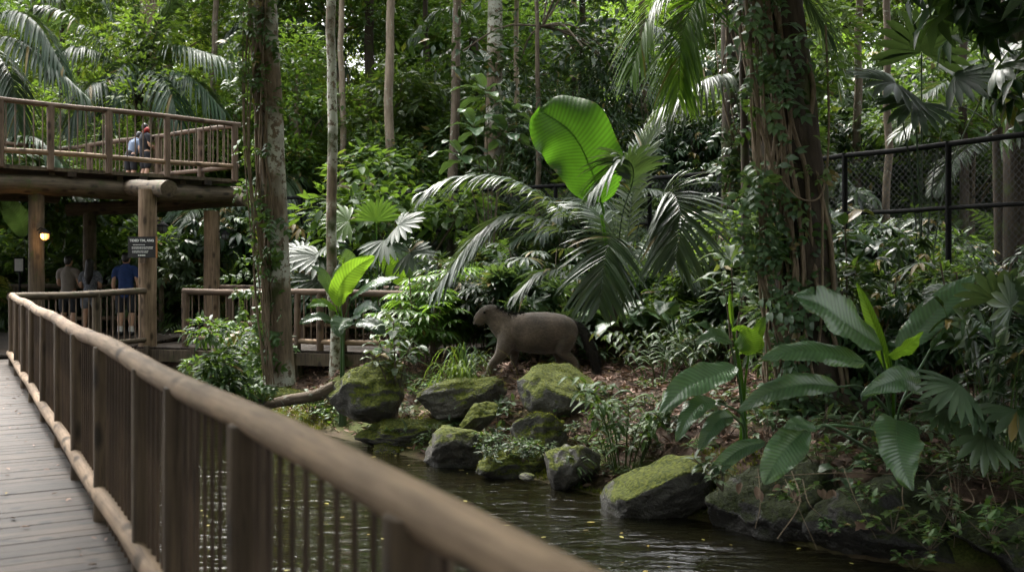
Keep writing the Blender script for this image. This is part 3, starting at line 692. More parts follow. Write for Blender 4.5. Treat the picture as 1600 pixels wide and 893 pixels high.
# ------------------------------------------------------------------ the animal
def Q(zx, zy, y=0): return np.array([(zx - 640) * .00179, y, (748 - zy) * .00179])
base = P(844, 0, 15.5); gz = float(ground_z(base[0], base[1]))
AN = empty('tapir', (base[0], base[1], gz + .0), 'grey-brown hoofed animal walking across the leaf litter behind the mossy rocks', 'animal')
mb = MB(); K = .00179
def ell(mb, secs, n=20):
    q = np.array([[Q(a, b)[0], 0, Q(a, b)[2]] for a, b, *_ in secs]); k = 40
    pts = bez(q, k); t = np.linspace(0, len(secs) - 1, k); rz = np.interp(t, range(len(secs)), [s[2] * K for s in secs]); ry = np.interp(t, range(len(secs)), [s[3] * K for s in secs])
    T = nrm(np.gradient(pts, axis=0)); U = np.stack([-T[:, 2], T[:, 1], T[:, 0]], -1); th = np.arange(n) * 2 * PI / n
    v = pts[:, None] + np.cos(th)[None, :, None] * rz[:, None, None] * U[:, None] + np.sin(th)[None, :, None] * ry[:, None, None] * np.array([0, 1, 0])
    i = np.arange(k - 1)[:, None]; j = np.arange(n)[None]; kk = (j + 1) % n
    mb.add(v, np.stack([i * n + j, i * n + kk, (i + 1) * n + kk, (i + 1) * n + j], -1).reshape(-1, 4))
    mb.add(v[0], [tuple(range(n))]); mb.add(v[-1], [tuple(range(n))[::-1]])
ell(mb, [(285, 395, 60, 60), (345, 385, 125, 100), (430, 382, 160, 125), (560, 386, 180, 150), (690, 390, 187, 158), (790, 383, 172, 148), (865, 376, 145, 126), (920, 375, 105, 96), (955, 378, 60, 60), (975, 380, 14, 14)])
ell(mb, [(390, 370, 140, 95), (318, 318, 122, 84), (262, 268, 100, 72), (218, 230, 82, 62)])
ell(mb, [(250, 225, 76, 58), (208, 216, 80, 64), (165, 226, 73, 57), (127, 248, 60, 46), (96, 272, 47, 38), (72, 288, 30, 27)])
for zx, zy, y, s in ((172, 186, -52, 22), (172, 186, 52, 22)): ball(mb, Q(zx, zy, y * K), s * K, 8)   
ball(mb, Q(96, 300), (26 * K, 22 * K, 14 * K), 8)
def leg(mb, pts, y0):
    limb(mb, [Q(a, b, y * K + y0 * K) for a, b, r, y in pts], [r * K for a, b, r, y in pts], 20)
    a, b, r, y = pts[-1]; ball(mb, Q(a - 10, b - 6, y * K + y0 * K), (r * 1.25 * K, r * K, 16 * K), 8)
leg(mb, [(350, 440, 84, 42), (322, 520, 70, 5), (285, 585, 50, 0), (232, 645, 38, 0), (204, 695, 31, 0), (196, 742, 35, 0)], -85)
leg(mb, [(400, 470, 74, -30), (415, 570, 46, 0), (414, 640, 33, 0), (420, 700, 28, 0), (432, 742, 33, 0)], 75)
leg(mb, [(858, 415, 100, 42), (835, 510, 80, 10), (848, 560, 52, 0), (915, 612, 36, 0), (948, 660, 29, 0), (952, 710, 26, 0), (940, 742, 31, 0)], -85)
leg(mb, [(840, 420, 96, -40), (800, 530, 66, 0), (806, 600, 42, 0), (822, 650, 34, 0), (820, 705, 30, 0), (812, 742, 34, 0)], 75)
v = mb
ball(mb, Q(70, 300), (22 * K, 26 * K, 14 * K), 8); ball(mb, Q(118, 312), (40 * K, 30 * K, 12 * K), 8)
for y in (-1, 1): limb(mb, [Q(345, 330, y * 45 * K), Q(360, 430, y * 62 * K), Q(335, 520, y * 70 * K)], [60 * K, 70 * K, 50 * K], 10); limb(mb, [Q(850, 340, y * 30 * K), Q(858, 410, y * 58 * K), Q(840, 500, y * 74 * K)], [70 * K, 86 * K, 66 * K], 10)
o = fuse(mb, 'body', 'hide', AN, .014, 24)
me = o.data; nv = len(me.vertices); co_ = np.zeros(nv * 3); me.vertices.foreach_get('co', co_); co_ = co_.reshape(-1, 3); no_ = np.zeros(nv * 3); me.vertices.foreach_get('normal', no_); no_ = no_.reshape(-1, 3)
rr = R_(19); k = rr.integers(0, nv, 14000); dd = np.array([.8, 0, -.5]) + no_[k] * .45 + rr.normal(0, .25, (14000, 3)); mb = MB()
scatter(mb, leaf_quick(.07, .1, .1), co_[k] + rr.normal(0, .006, (14000, 3)), dd, no_[k], rr.uniform(.018, .045, 14000), rr.random(14000)); mb.build('fur', M['hide'], AN)
mb = MB()
for y in (-38, 38):
    mb = MB(); tm = leaf_fine(.55, .3, .0); d = np.array([[.25, y / 60, 1.]]); scatter(mb, tm, np.array([Q(224, 150, y * K)]), d, np.array([[-1., 0, .2]]), .15, .5); mb.build('ear', M['hide'], AN)
for y in (-47, 47): mb = MB(); ball(mb, Q(156, 206, y * K * 1.17), 12 * K, 8); mb.build('eye', M['black'], AN)
rr = R_(9); mb = MB(); q = bez([Q(240, 165), Q(282, 186), Q(330, 210), Q(400, 230), Q(470, 218)], 60)
k = rr.integers(0, 60, 420); y = rr.normal(0, .03, 420); pos = q[k] + np.stack([rr.normal(0, .01, 420), y, -.03 - .4 * np.abs(y)], -1)
dd = np.stack([.9 + rr.normal(0, .25, 420), y * 8 + rr.normal(0, .2, 420), .75 + rr.normal(0, .3, 420)], -1)
scatter(mb, leaf_quick(.09, .2, .3), pos, dd, np.tile([0, 1., 0], (420, 1)), rr.uniform(.06, .13, 420), .3); mb.build('mane', M['hair'], AN)
mb = MB(); tl = [Q(915, 300), Q(985, 345), Q(1040, 430), Q(1085, 540), Q(1120, 640), Q(1135, 705)]
tube(mb, bez(tl, 24), np.interp(np.linspace(0, 5, 24), range(6), np.array([32, 30, 34, 38, 30, 10]) * K), 12, .5, True, .06, 3)
q = bez(tl, 80); k = rr.integers(6, 80, 1500); th = rr.uniform(0, 6.28, 1500); rad = np.interp(k / 16, range(6), np.array([28, 28, 32, 37, 30, 10]) * K)
T = nrm(np.gradient(q, axis=0))[k]; s = nrm(np.cross(T, [0, 1., 0])); rdir = np.cos(th)[:, None] * s + np.sin(th)[:, None] * np.array([0, 1., 0])
scatter(mb, leaf_quick(.10, .2, .3), q[k] + rdir * rad[:, None] * .85, T + rdir * .5 + rr.normal(0, .2, (1500, 3)), rdir, rr.uniform(.06, .14, 1500), .3)
mb.build('tail', M['tailhair'], AN)
mb = MB(); tube(mb, bez([Q(66, 300, -.045), Q(95, 312, -.066), Q(128, 308, -.088)], 10), .004, 6); mb.build('mouth', M['hair'], AN)
for y in (-1, 1): mb = MB(); ball(mb, Q(62, 282, y * .035), .009, 8); mb.build('nostril', M['hair'], AN)

# ------------------------------------------------------------------ people
def person(loc, label, h=1.72, rz=0., shirt='shirtg', pants='shorts', arms='down', hair='short', fem=False, lean=0., socks=False, z=0.):
    """faces +Y in its own frame"""
    o = empty('person', (loc[0], loc[1], z), label, 'person', rz=rz, sc=h / 1.72)
    def B(x, y, zz):  # leaning about the hips
        if zz > .9: y2 = y + (zz - .9) * math.sin(lean); return np.array([x, y2, .9 + (zz - .9) * math.cos(lean)])
        return np.array([x, y, zz])
    sh = .165 if fem else .19; hp = .095
    mb = MB()
    limb(mb, [B(0, 0, .92), B(0, .0, 1.1), B(0, -.005, 1.3), B(0, -.01, 1.43)], [.135, .118 if fem else .13, .145, .10], 14)
    for s in (-1, 1): limb(mb, [B(s * .05, 0, 1.40), B(s * sh, -.005, 1.38)], [.075, .062])
    limb(mb, [B(0, -.01, 1.40), B(0, .005, 1.53)], [.062, .052]); limb(mb, [B(0, .005, 1.58), B(0, .015, 1.63)], [.085, .082], 14)
    ball(mb, B(0, .025, 1.61), (.075, .092, .112), 14); ball(mb, B(0, .115, 1.595), (.014, .022, .02), 8); ball(mb, B(0, .075, 1.53), (.04, .04, .028), 8)
    ball(mb, B(0, .1, 1.557), (.028, .014, .008), 8)
    for s in (-1, 1):
        ball(mb, B(s * .078, .01, 1.605), (.012, .02, .032), 8); ball(mb, B(s * .032, .098, 1.617), (.014, .01, .009), 8)
        st = s * (hp + .02)
        limb(mb, [(s * hp, 0, .92), (st, .01, .72), (st, .015, .5), (st, -.02, .32), (st, -.02, .09)], [.105, .09, .062, .06, .04], 12)
        limb(mb, [(st, -.05, .045), (st, .07, .035), (st + s * .01, .15, .03)], [.042, .042, .03])
        if arms == 'down': A = [B(s * sh, -.005, 1.37), B(s * (sh + .06), -.03, 1.10), B(s * (sh + .06), .05, .87)]
        elif arms == 'front': A = [B(s * sh, -.005, 1.37), B(s * (sh + .05), .03, 1.11), B(s * (sh - .03), .22, 1.10)]
        else: A = [B(s * sh, -.005, 1.37), B(s * (sh + .05), .06, 1.13), B(s * (sh + .02), .28, 1.22)]
        limb(mb, A, [.053, .043, .03], 10)
        d = nrm(A[2] - A[1]); sd = nrm(np.cross(d, [s, 0, .2])); w = A[2]
        limb(mb, [w, w + d * .05, w + d * .09], [.03, .036, .034], 8, flat=.6)
        for k, fl in enumerate((.07, .082, .078, .06)):
            f0 = w + d * .085 + sd * (k - 1.5) * .021; cu = np.array([-s * .25, 0, 0])
            limb(mb, [f0, f0 + d * fl * .5, f0 + (d * .9 + cu) * fl], [.0095, .009, .0075], 6, 4)
        limb(mb, [w + d * .03 - sd * .03, w + d * .055 - sd * .055, w + d * .095 - sd * .06], [.013, .011, .009], 6, 4)
    fuse(mb, 'body', 'skin', o, .0095, 3)
    mb = MB()
    limb(mb, [B(0, 0, .88), B(0, 0, 1.1), B(0, -.005, 1.3), B(0, -.01, 1.42)], [.155, .14 if fem else .152, .165, .11], 16)
    for s in (-1, 1): limb(mb, [B(s * .05, 0, 1.39), B(s * sh, -.005, 1.375), B(s * (sh + .045), -.0 if arms == 'down' else .03, 1.22)], [.09, .078, .072], 12)
    fuse(mb, 'shirt', shirt, o, .014, 4)
    mb = MB()
    limb(mb, [(0, 0, .96), (0, 0, .86)], [.15, .145], 14)
    for s in (-1, 1): limb(mb, [(s * hp, 0, .88), (s * (hp + .02), .01, .72), (s * (hp + .025), .015, .55 if not fem else .66)], [.122, .112, .10], 14)
    fuse(mb, 'shorts', pants, o, .014, 3)
    for s in (-1, 1):
        mb = MB(); st = s * (hp + .02); limb(mb, [(st, -.06, .045), (st, .08, .04), (st + s * .01, .17, .035)], [.05, .05, .038], 10)
        fuse(mb, 'shoe', 'shoe', o, .012, 2)
    if socks:
        for s in (-1, 1): mb = MB(); tube(mb, [(s * (hp + .02), -.02, .08), (s * (hp + .02), -.02, .2)], .052, 10); mb.build('sock', M['sock'], o)
    mb = MB()
    ball(mb, B(0, -.008, 1.645), (.088, .098, .098), 14)
    if hair == 'long':
        limb(mb, [B(0, -.05, 1.66), B(0, -.075, 1.5), B(0, -.13, 1.34), B(0, -.15, 1.2)], [.095, .10, .10, .05], 12)
    else: ball(mb, B(0, -.035, 1.60), (.08, .07, .08), 12)
    fuse(mb, 'hair', 'hair', o, .012, 3)
    return o
person(P(107, 0, 22.3), 'person with short dark hair in a grey-beige T-shirt and dark shorts, standing at the rail', 1.74, -.12, 'shirtg', arms='front')
person(P(141, 0, 22.2), 'person with long dark hair in a patterned blouse, between the grey and blue shirts', 1.66, .1, 'blouse', 'denim', arms='front', hair='long', fem=True)
person(P(197, 0, 21.9), 'person in a blue T-shirt, dark shorts and white socks beside the signed pillar', 1.80, .05, 'shirtb', arms='down', socks=True)
person(P(204, 0, 24.3), 'person in a light blue shirt leaning on the raised walkway railing', 1.42, -.5, 'shirtl', arms='front', lean=.45, z=ZD)
o = person(P(227, 0, 24.1), 'person with dark hair and a red scarf on the raised walkway', 1.5, -.8, 'shorts', arms='front', z=ZD)
mb = MB(); limb(mb, [(.07, .06, 1.50), (.12, .0, 1.56), (.06, -.08, 1.49)], [.04, .055, .04]); mb.build('scarf', M['red'], o)

# ------------------------------------------------------------------ rocks
def rock(px, py, d, sx, sy, sz, label, m='rock', seed=0, rz=0., tilt=0., sink=.25, facets=10, z=None, name='rock', rough=1.0):
    r = R_(seed); import bmesh
    bm = bmesh.new(); bmesh.ops.create_icosphere(bm, subdivisions=5, radius=1.0)
    v = np.array([x.co for x in bm.verts]); 
    for k in range(facets):
        n = r.normal(size=3); n[2] = n[2] * .8 + .15; n = n / np.linalg.norm(n); h = r.uniform(.50, .84)
        dd = v @ n - h; v = v - np.where(dd > 0, dd * .93, 0)[:, None] * n
    nn = nrm(v); v = v + nn * (noise3(v * 1.1, seed, 3) * .13 * rough + (.5 - np.abs(noise3(v * 2.6, seed + 5, 3))) * .085 * rough + noise3(v * 9, seed + 9, 4) * .03 * rough)[:, None]
    v = v / np.abs(v).max(0)
    v = v * np.array([sx, sy, sz]) / 2
    Rm = np.array(Matrix.Rotation(tilt, 3, 'Y')) ; v = v @ Rm.T; Rz = np.array(Matrix.Rotation(rz, 3, 'Z')); v = v @ Rz.T
    c = P(px, py, d)
    for vert, co in zip(bm.verts, v): vert.co = co
    me = bpy.data.meshes.new(name); bm.to_mesh(me); bm.free(); me.materials.append(M[m]); me.polygons.foreach_set('use_smooth', np.ones(len(me.polygons), bool))
    o = bpy.data.objects.new(name, me); COL.objects.link(o); o.location = c; tag(o, label, 'rock')
    no_ = np.zeros(len(v) * 3); me.vertices.foreach_get('normal', no_); no_ = no_.reshape(-1, 3); wv = v + c
    ok = np.nonzero((no_[:, 2] > .25) & (noise3(wv * 1.6, 3, 4) + .55 * no_[:, 2] > (.28 if m == 'rock' else .1 if m in ('rockm',) else .5)))[0]
    if len(ok) > 500:
        k = r.choice(ok, min(2600, len(ok) * 2)); mb = MB(); n_ = len(k)
        scatter(mb, leaf_quick(.4, .1, .4), v[k] + r.normal(0, .008, (n_, 3)), no_[k] * .6 + r.normal(0, .7, (n_, 3)), no_[k] + r.normal(0, .4, (n_, 3)), r.uniform(.008, .03, n_), r.random(n_)); mb.build('moss', M['mossshade' if m == 'rockshade' else 'moss'], o)
    return o
rock(580, 606, 14.3, 1.22, 1.1, 1.02, 'tall rounded boulder under green moss beside the fallen log', 'rock', 11, .3, .1)
rock(722, 622, 14.3, 1.32, .9, .62, 'low dark flat boulder below the grass tufts with moss on one end', 'rockb', 12, .1, -.12)
rock(714, 696, 12.7, 1.02, .95, .68, 'wedge-shaped grey rock with a bare wet face at the water edge', 'rockb', 13, .35, -.32, facets=11)
rock(880, 618, 13.7, 1.32, 1.2, .84, 'broad moss-topped boulder in front of the walking animal', 'rock', 14, -.2, .1, facets=8)
rock(850, 674, 12.6, .80, .7, .56, 'small angular mossy rock below the broad moss-topped boulder', 'rockb', 15, .6, .15)
rock(888, 728, 11.5, .72, .75, .62, 'slanted half-mossy rock at the stream edge behind a leafy seedling', 'rockb', 16, -.3, -.45)
rock(1030, 760, 10.3, 1.30, 1.25, .72, 'large sloping slab with bright moss at its foot overhanging the water', 'rock', 27, .2, -.30, facets=7)
rock(612, 702, 13.6, .50, .4, .17, 'flat wet stone lying in the shallow water', 'rockb', 18)
rock(630, 678, 13.9, 1.5, .8, .42, 'low moss-covered mound on the bank beside the flat wet stone', 'rockm', 19, 0, 0, rough=1.3)
rock(803, 726, 12.2, 1.1, .8, .5, 'mossy bank hump full of seedlings between two stream rocks', 'rockm', 20, .4, 0, rough=1.4)
rock(748, 650, 13.4, .62, .4, .4, 'narrow mossy rock behind the wedge-shaped grey rock', 'rockm', 21, .2, -.4)
rock(1225, 795, 9.45, 1.5, 1.2, .95, 'shaded mossy bank boulder with a lit green edge under the broad leaves', 'rockshade', 22, -.3, 0, rough=1.3)
rock(1400, 825, 8.9, 1.7, 1.2, 1.0, 'shadowed mossy boulder in the bank below the hanging broad leaf', 'rockshade', 23, .2, .05, rough=1.4)
rock(1590, 835, 8.6, 1.6, 1.2, .95, 'deeply shaded bank boulder at the foot of the fan-leaved palms', 'rockshade', 24, .5, 0, rough=1.4)
rock(440, 622, 15.0, .9, .7, .35, 'low mossy stone at the foot of the vine-covered trunk', 'rockm', 25, .2, 0)
rock(826, 744, 11.0, .22, .2, .1, 'small brown stone breaking the stream surface', 'rockb', 26)
mb = MB(); q = bez([P(395, 640, 14.9), P(440, 626, 14.6), P(490, 618, 14.4), P(525, 604, 14.3)], 14)
tube(mb, q, np.linspace(.07, .09, 14), 10, .5, True, .08, 4); tag(mb.build('fallen_log', M['barkmid']), 'fallen pale branch lying against the tall mossy boulder', 'log')

# ------------------------------------------------------------------ vegetation builders
def crown_mesh(rng, tm, cz, R, lobes, n, L, tints=(.1, .9), droop=.3, lobe_r=.45, flat=.7, up=.25):
    """leaves on the outer part of many lobes; returns builder and lobe centres"""
    th = rng.uniform(0, 6.28, lobes); ph = np.arccos(rng.uniform(-.75, 1, lobes)); rr = rng.uniform(.35, 1., lobes) ** .6
    C = np.stack([np.cos(th) * np.sin(ph) * rr * R[0], np.sin(th) * np.sin(ph) * rr * R[1], cz + np.cos(ph) * rr * R[2]], -1)
    lr = rng.uniform(.6, 1.3, lobes) * lobe_r * min(R[0], R[1])
    k = rng.choice(lobes, n, p=lr ** 2 / (lr ** 2).sum())
    d = nrm(rng.normal(size=(n, 3))); d[:, 2] = np.abs(d[:, 2]) * rng.choice([1, 1, 1, -.6], n)
    rad = lr[k] * rng.uniform(.35, 1.0, n) ** .45
    pos = C[k] + d * rad[:, None] * np.array([1, 1, flat])
    dr = d + rng.normal(size=(n, 3)) * .55; dr[:, 2] = dr[:, 2] * .5 - droop + up * d[:, 2]
    u = np.array([0, 0, 1.]) + d * .35 + rng.normal(size=(n, 3)) * .35
    mb = MB(); lt = rng.uniform(-.2, .2, lobes)
    scatter(mb, tm, pos, dr, u, L * rng.uniform(.65, 1.25, n), np.clip(rng.uniform(*tints, n) + lt[k], 0, 1))
    return mb, C, lr
def trunk_mesh(rng, h, r0, r1, C=None, bend=.3, nseg=14, n=10, limbs=8, buttress=0.):
    mb = MB(); z = np.linspace(-.3, h, nseg); t = z / h
    px_ = np.cumsum(rng.normal(0, bend / nseg, nseg)); py_ = np.cumsum(rng.normal(0, bend / nseg, nseg))
    p = np.stack([px_ - px_[1], py_ - py_[1], z], -1); rad = r0 + (r1 - r0) * np.clip(t, 0, 1) + buttress * r0 * np.exp(-np.clip(z, 0, None) / .35)
    tube(mb, p, rad, n, .5, True, .05, int(rng.integers(99)))
    if C is not None:
        for c in C[:limbs]:
            zz = min(max(c[2] - rng.uniform(.4, 1.6), h * .45), h * .98); i = np.searchsorted(z, zz) - 1; s = p[i]
            m_ = (s + c) / 2 + np.array([0, 0, .25]) + rng.normal(0, .15, 3)
            tube(mb, bez([s, m_, c], 7), np.linspace(r1 * .6, .012, 7), 6, .5, False)
    return mb
PIN, PAL, ROS = pinnate(LQN, 7, .3), palmate(leaf_quick(.34, .1, .3), 7), rosette(LQN, 8)
PALF, ROSF, PINF = palmate(leaf_fine(.3, .1, .3), 8), rosette(leaf_fine(.26, .12, .4), 10), pinnate(LFN, 8, .32)

def make_tree(name, cat, seed, h, r0, cz, R, lobes, n, L, tm, lm, bark, **kw):
    rng = R_(seed); root = empty(name, (0, -200, 0)); tag(root, 'x', cat)
    mb, C, lr = crown_mesh(rng, tm, cz, R, lobes, n, L, **kw)
    mb.build('crown', M[lm], root)
    trunk_mesh(rng, h, r0, r0 * .45, C, limbs=min(lobes, 14), buttress=.25).build('trunk', M[bark], root)
    return root
TREES = {
 'broad1': make_tree('broadleaf_tree', 'tree', 101, 7.0, .13, 5.2, (2.3, 2.3, 3.6), 24, 4200, .36, LQ, 'leaf', 'barkmid'),
 'broad2': make_tree('broadleaf_tree', 'tree', 102, 8.5, .15, 6.0, (2.6, 2.6, 4.2), 30, 8000, .24, LQ, 'leafbr', 'barkpale'),
 'yellow': make_tree('broadleaf_tree', 'tree', 103, 8.5, .14, 6.4, (2.6, 2.6, 3.8), 26, 2400, .55, PIN, 'leafyl', 'barkmid', droop=.2),
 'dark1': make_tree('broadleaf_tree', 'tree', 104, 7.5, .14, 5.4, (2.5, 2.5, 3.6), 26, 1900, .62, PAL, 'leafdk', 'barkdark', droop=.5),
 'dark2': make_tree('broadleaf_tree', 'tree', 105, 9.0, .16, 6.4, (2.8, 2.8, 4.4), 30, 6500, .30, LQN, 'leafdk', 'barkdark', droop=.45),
 'tall1': make_tree('canopy_tree', 'tree', 106, 17., .22, 14.5, (4.2, 4.2, 4.4), 34, 9000, .34, LQ, 'leaf', 'barkpale'),
 'tall2': make_tree('canopy_tree', 'tree', 107, 19., .26, 15.5, (4.6, 4.6, 5.2), 36, 10000, .33, LQ, 'leafbr', 'barkmid'),
 'tall3': make_tree('canopy_tree', 'tree', 108, 18., .26, 14.5, (4.4, 4.4, 5.5), 36, 3200, .75, PIN, 'leaf', 'barkdark', droop=.25),
}
def make_shrub(name, cat, seed, R, n, L, tm, lm, lobes=12, stems=9, bark='barkmid', **kw):
    rng = R_(seed); root = empty(name, (0, -200, 0)); tag(root, 'x', cat)
    mb, C, lr = crown_mesh(rng, tm, R[2] * .95, R, lobes, n, L, lobe_r=.42, **kw); mb.build('foliage', M[lm], root)
    mb = MB()
    for c in C[:stems]: tube(mb, bez([(rng.normal(0, .08), rng.normal(0, .08), -.15), (c[0] * .4, c[1] * .4, c[2] * .5), c], 7), np.linspace(.02, .007, 7), 5, .5, False)
    mb.build('stem', M[bark], root); return root
def make_rhapis(seed, lm, h=1.5, canes=14, R=.32, spread=.5, nm='fan_palm_clump'):
    rng = R_(seed); root = empty(nm, (0, -200, 0)); tag(root, 'x', 'palm'); lf, st = MB(), MB()
    for k in range(canes):
        a = rng.uniform(0, 6.28); b = spread * rng.uniform(.1, 1) ** .5; hh = h * rng.uniform(.45, 1.)
        p = bez([(b * .5 * math.cos(a), b * .5 * math.sin(a), -.1), (b * .75 * math.cos(a), b * .75 * math.sin(a), hh * .6), (b * math.cos(a), b * math.sin(a), hh)], 6)
        tube(st, p, .011, 5, .4, False)
        for q in range(7):
            t = rng.uniform(.45, 1.); z0 = p[0] + (p[-1] - p[0]) * t; aa = rng.uniform(0, 6.28); dv = np.array([math.cos(aa), math.sin(aa), rng.uniform(.1, .8)])
            e = z0 + dv * rng.uniform(.15, .35); tube(st, [z0, e], .004, 4, .6, False)
            fan(lf, e, dv + np.array([0, 0, -.35]), (0, 0, 1), R * rng.uniform(.7, 1.15), 9, 230, R * .085, .35, int(rng.integers(1e6)), rng.uniform(.25, .75))
    lf.build('foliage', M[lm], root); st.build('cane', M['barkmid'], root); return root
def make_bigleaf(seed, lm, n=9, L=.6, Wd=.16, h=.9, nm='broad_leaved_plant', fine=False, prof='ell'):
    rng = R_(seed); root = empty(nm, (0, -200, 0)); tag(root, 'x', 'plant')
    for k in range(n):
        a = 2.4 * k + rng.uniform(-.3, .3); e = rng.uniform(.5, 1.3); hh = h * rng.uniform(.35, .8); dr = np.array([math.cos(a), math.sin(a), 0])
        b = dr * .05; m_ = dr * hh * .25 + np.array([0, 0, hh]); mb = MB()
        tube(mb, bez([b, b * .5 + np.array([0, 0, hh * .5]), m_], 6), .012, 5, .6, False)
        l = L * rng.uniform(.7, 1.15); ee = rng.uniform(.1, .9)
        pts = [m_, m_ + dr * l * .5 + np.array([0, 0, l * .35 * ee]), m_ + dr * l * .95 + np.array([0, 0, l * (.35 * ee - .25)])]
        paddle(mb, pts, Wd * l / L, (0, 0, 1), 20, 4, prof, .25, .15, .004, 12, int(rng.integers(1e6)), rng.uniform(.2, .8)); mb.build('leaf', M[lm], root)
    return root
def make_herb(seed, lm, n=60, L=.14, R=.35, h=.3, tm=None, nm='seedling'):
    rng = R_(seed); root = empty(nm, (0, -200, 0)); tag(root, 'x', 'plant'); lf, st = MB(), MB(); tops = []
    for k in range(max(4, n // 9)):
        a = rng.uniform(0, 6.28); b = R * rng.random() ** .6; t = np.array([b * math.cos(a), b * math.sin(a), h * rng.uniform(.4, 1.)]); tops.append(t)
        tube(st, bez([t * .04 * [1, 1, 0] - [0, 0, .03], t * [.6, .6, .6], t], 5), .006, 4, .5, False)
    tops = np.array(tops); k = rng.integers(0, len(tops), n); f = rng.uniform(.55, 1., n); pos = tops[k] * f[:, None]; d = rng.normal(size=(n, 3)); d[:, 2] = rng.uniform(-.2, .5, n)
    scatter(lf, tm or LF, pos, d, np.tile([0, 0, 1.], (n, 1)) + rng.normal(size=(n, 3)) * .2, L * rng.uniform(.6, 1.2, n), rng.uniform(.1, .9, n))
    lf.build('foliage', M[lm], root); st.build('stem', M['barkmid'], root); return root
def make_palm(seed, lm, nf=13, L=2.6, ll=.6, trunk=2., nm='feather_palm', w=.028, tr=.11, droop=.5, up=1.0, dead=0):
    rng = R_(seed); root = empty(nm, (0, -200, 0)); tag(root, 'x', 'palm')
    mb = MB(); tube(mb, [(0, 0, -.3), (.02, 0, trunk * .5), (0, .02, trunk)], [tr * 1.25, tr, tr * .9], 10, .5, True, .06, seed); mb.build('trunk', M['barkdark'], root)
    for k in range(nf):
        a = 2.4 * k; e = up * (1.25 - 1.15 * k / nf) + rng.uniform(-.1, .1); d = np.array([math.cos(a), math.sin(a), 0]); l = L * rng.uniform(.8, 1.1)
        b = np.array([0, 0, trunk - .05]); p1 = b + d * l * .3 * math.cos(e) + np.array([0, 0, l * .38 * math.sin(e) + .12]); p2 = b + d * l * .68 * math.cos(e * .7) + np.array([0, 0, l * .55 * math.sin(e)]); p3 = b + d * l * math.cos(e * .5) + np.array([0, 0, l * (.5 * math.sin(e) - .25)])
        mb = MB(); frond(mb, [b, p1, p2, p3], ll, 40, w, droop, .15, int(rng.integers(1e6)), rach=.018); mb.build('frond', M[lm], root)
    return root
SH = {
 'lance': make_shrub('understorey_shrub', 'shrub', 201, (1.0, 1.0, 1.1), 1600, .22, leaf_fine(.3, .1, .3), 'leaf'),
 'dark': make_shrub('understorey_shrub', 'shrub', 202, (1.1, 1.1, 1.2), 420, .42, PALF, 'leafdk', droop=.4),
 'bright': make_shrub('understorey_shrub', 'shrub', 203, (1.1, 1.1, 1.1), 1500, .19, LF, 'leafbr'),
 'grey': make_shrub('understorey_shrub', 'shrub', 204, (.9, .9, 1.0), 360, .36, PALF, 'leafgr', droop=.3),
 'ros': make_shrub('understorey_shrub', 'shrub', 205, (.9, .9, .9), 190, .32, ROSF, 'leafgr', droop=.0, up=.6),
 'fern': make_shrub('understorey_shrub', 'shrub', 206, (1.1, 1.1, .8), 260, .6, PINF, 'leaf', droop=.2),
 'rhap': make_rhapis(207, 'palmbr', 1.7, 16), 'rhapdk': make_rhapis(208, 'palmdk', 1.9, 18, .36, .7),
 'big': make_bigleaf(209, 'pad', 10, .65, .17, 1.0), 'bigbr': make_bigleaf(210, 'padbr', 9, .7, .17, 1.1),
 'palm': make_palm(211, 'palm', 13, 2.4, .55, 1.2), 'palmdk': make_palm(212, 'palmdk', 13, 2.8, .6, 2.2),
 'herb': make_herb(213, 'cover', 80, .13, .4, .35), 'herbgr': make_herb(214, 'leafgr', 70, .15, .4, .4, leaf_fine(.3, .1, .3)), 'herbw': make_herb(215, 'cover', 70, .11, .35, .22, LFW),
 'fan': make_rhapis(216, 'palmdk', 2.4, 9, .75, .6),
}
USED = set()
def put(src, key, x, y, label, group=None, sc=1., rz=0., z=None, name=None, cat=None):
    o = src[key]
    if (id(src), key) in USED: o = copy_tree(o)
    USED.add((id(src), key)); 
    o.location = (x, y, float(ground_z(x, y)) - .02 if z is None else z); o.rotation_euler = (0, 0, rz); o.scale = (sc, sc, sc)
    o['label'] = label
    if 'group' in o: del o['group']
    if group: o['group'] = group
    if cat: o['category'] = cat
    if name: o.name = name
    return o
def putp(src, key, px, d, label, group=None, **k):
    x = (px - 800) / F * d; return put(src, key, x, d, label, group, **k)

# ---- background forest
rg = R_(7); placed = []
def free(x, y, r): 
    for a, b, c in placed:
        if (a - x) ** 2 + (b - y) ** 2 < (r + c) ** 2: return False
    placed.append((x, y, r)); return True
LBL = {'broad1': ('mid-green broad-leaved tree in the forest behind the fence', 'mid-green forest trees behind the fence'),
       'broad2': ('fresh green broad-leaved tree with a pale trunk in the forest behind the fence', 'fresh green forest trees behind the fence'),
       'yellow': ('yellow-green feathery-leaved tree in the forest behind the walkway', 'yellow-green feathery forest trees'),
       'dark1': ('dark tree with drooping hand-shaped leaves in the forest shade', 'dark hand-leaved forest trees'),
       'dark2': ('dark narrow-leaved tree in the shaded part of the forest', 'dark narrow-leaved forest trees'),
       'tall1': ('tall pale-trunked canopy tree deep in the forest', 'tall pale-trunked canopy trees'), 'tall2': ('tall bright-crowned canopy tree deep in the forest', 'tall bright-crowned canopy trees'),
       'tall3': ('tall dark-trunked canopy tree with feathery leaves deep in the forest', 'tall dark-trunked canopy trees')}
def forest(n, px0, px1, d0, d1, keys, wts, r, smin=.8, smax=1.25):
    k = 0
    for t in range(n * 30):
        if k >= n: break
        d = math.sqrt(rg.uniform(d0 ** 2, d1 ** 2)); px = rg.uniform(px0, px1); x = (px - 800) / F * d
        if not free(x, d, r): continue
        key = rg.choice(keys, p=np.array(wts) / sum(wts)); put(TREES, key, x, d, *LBL[key], sc=rg.uniform(smin, smax), rz=rg.uniform(0, 6.28)); k += 1
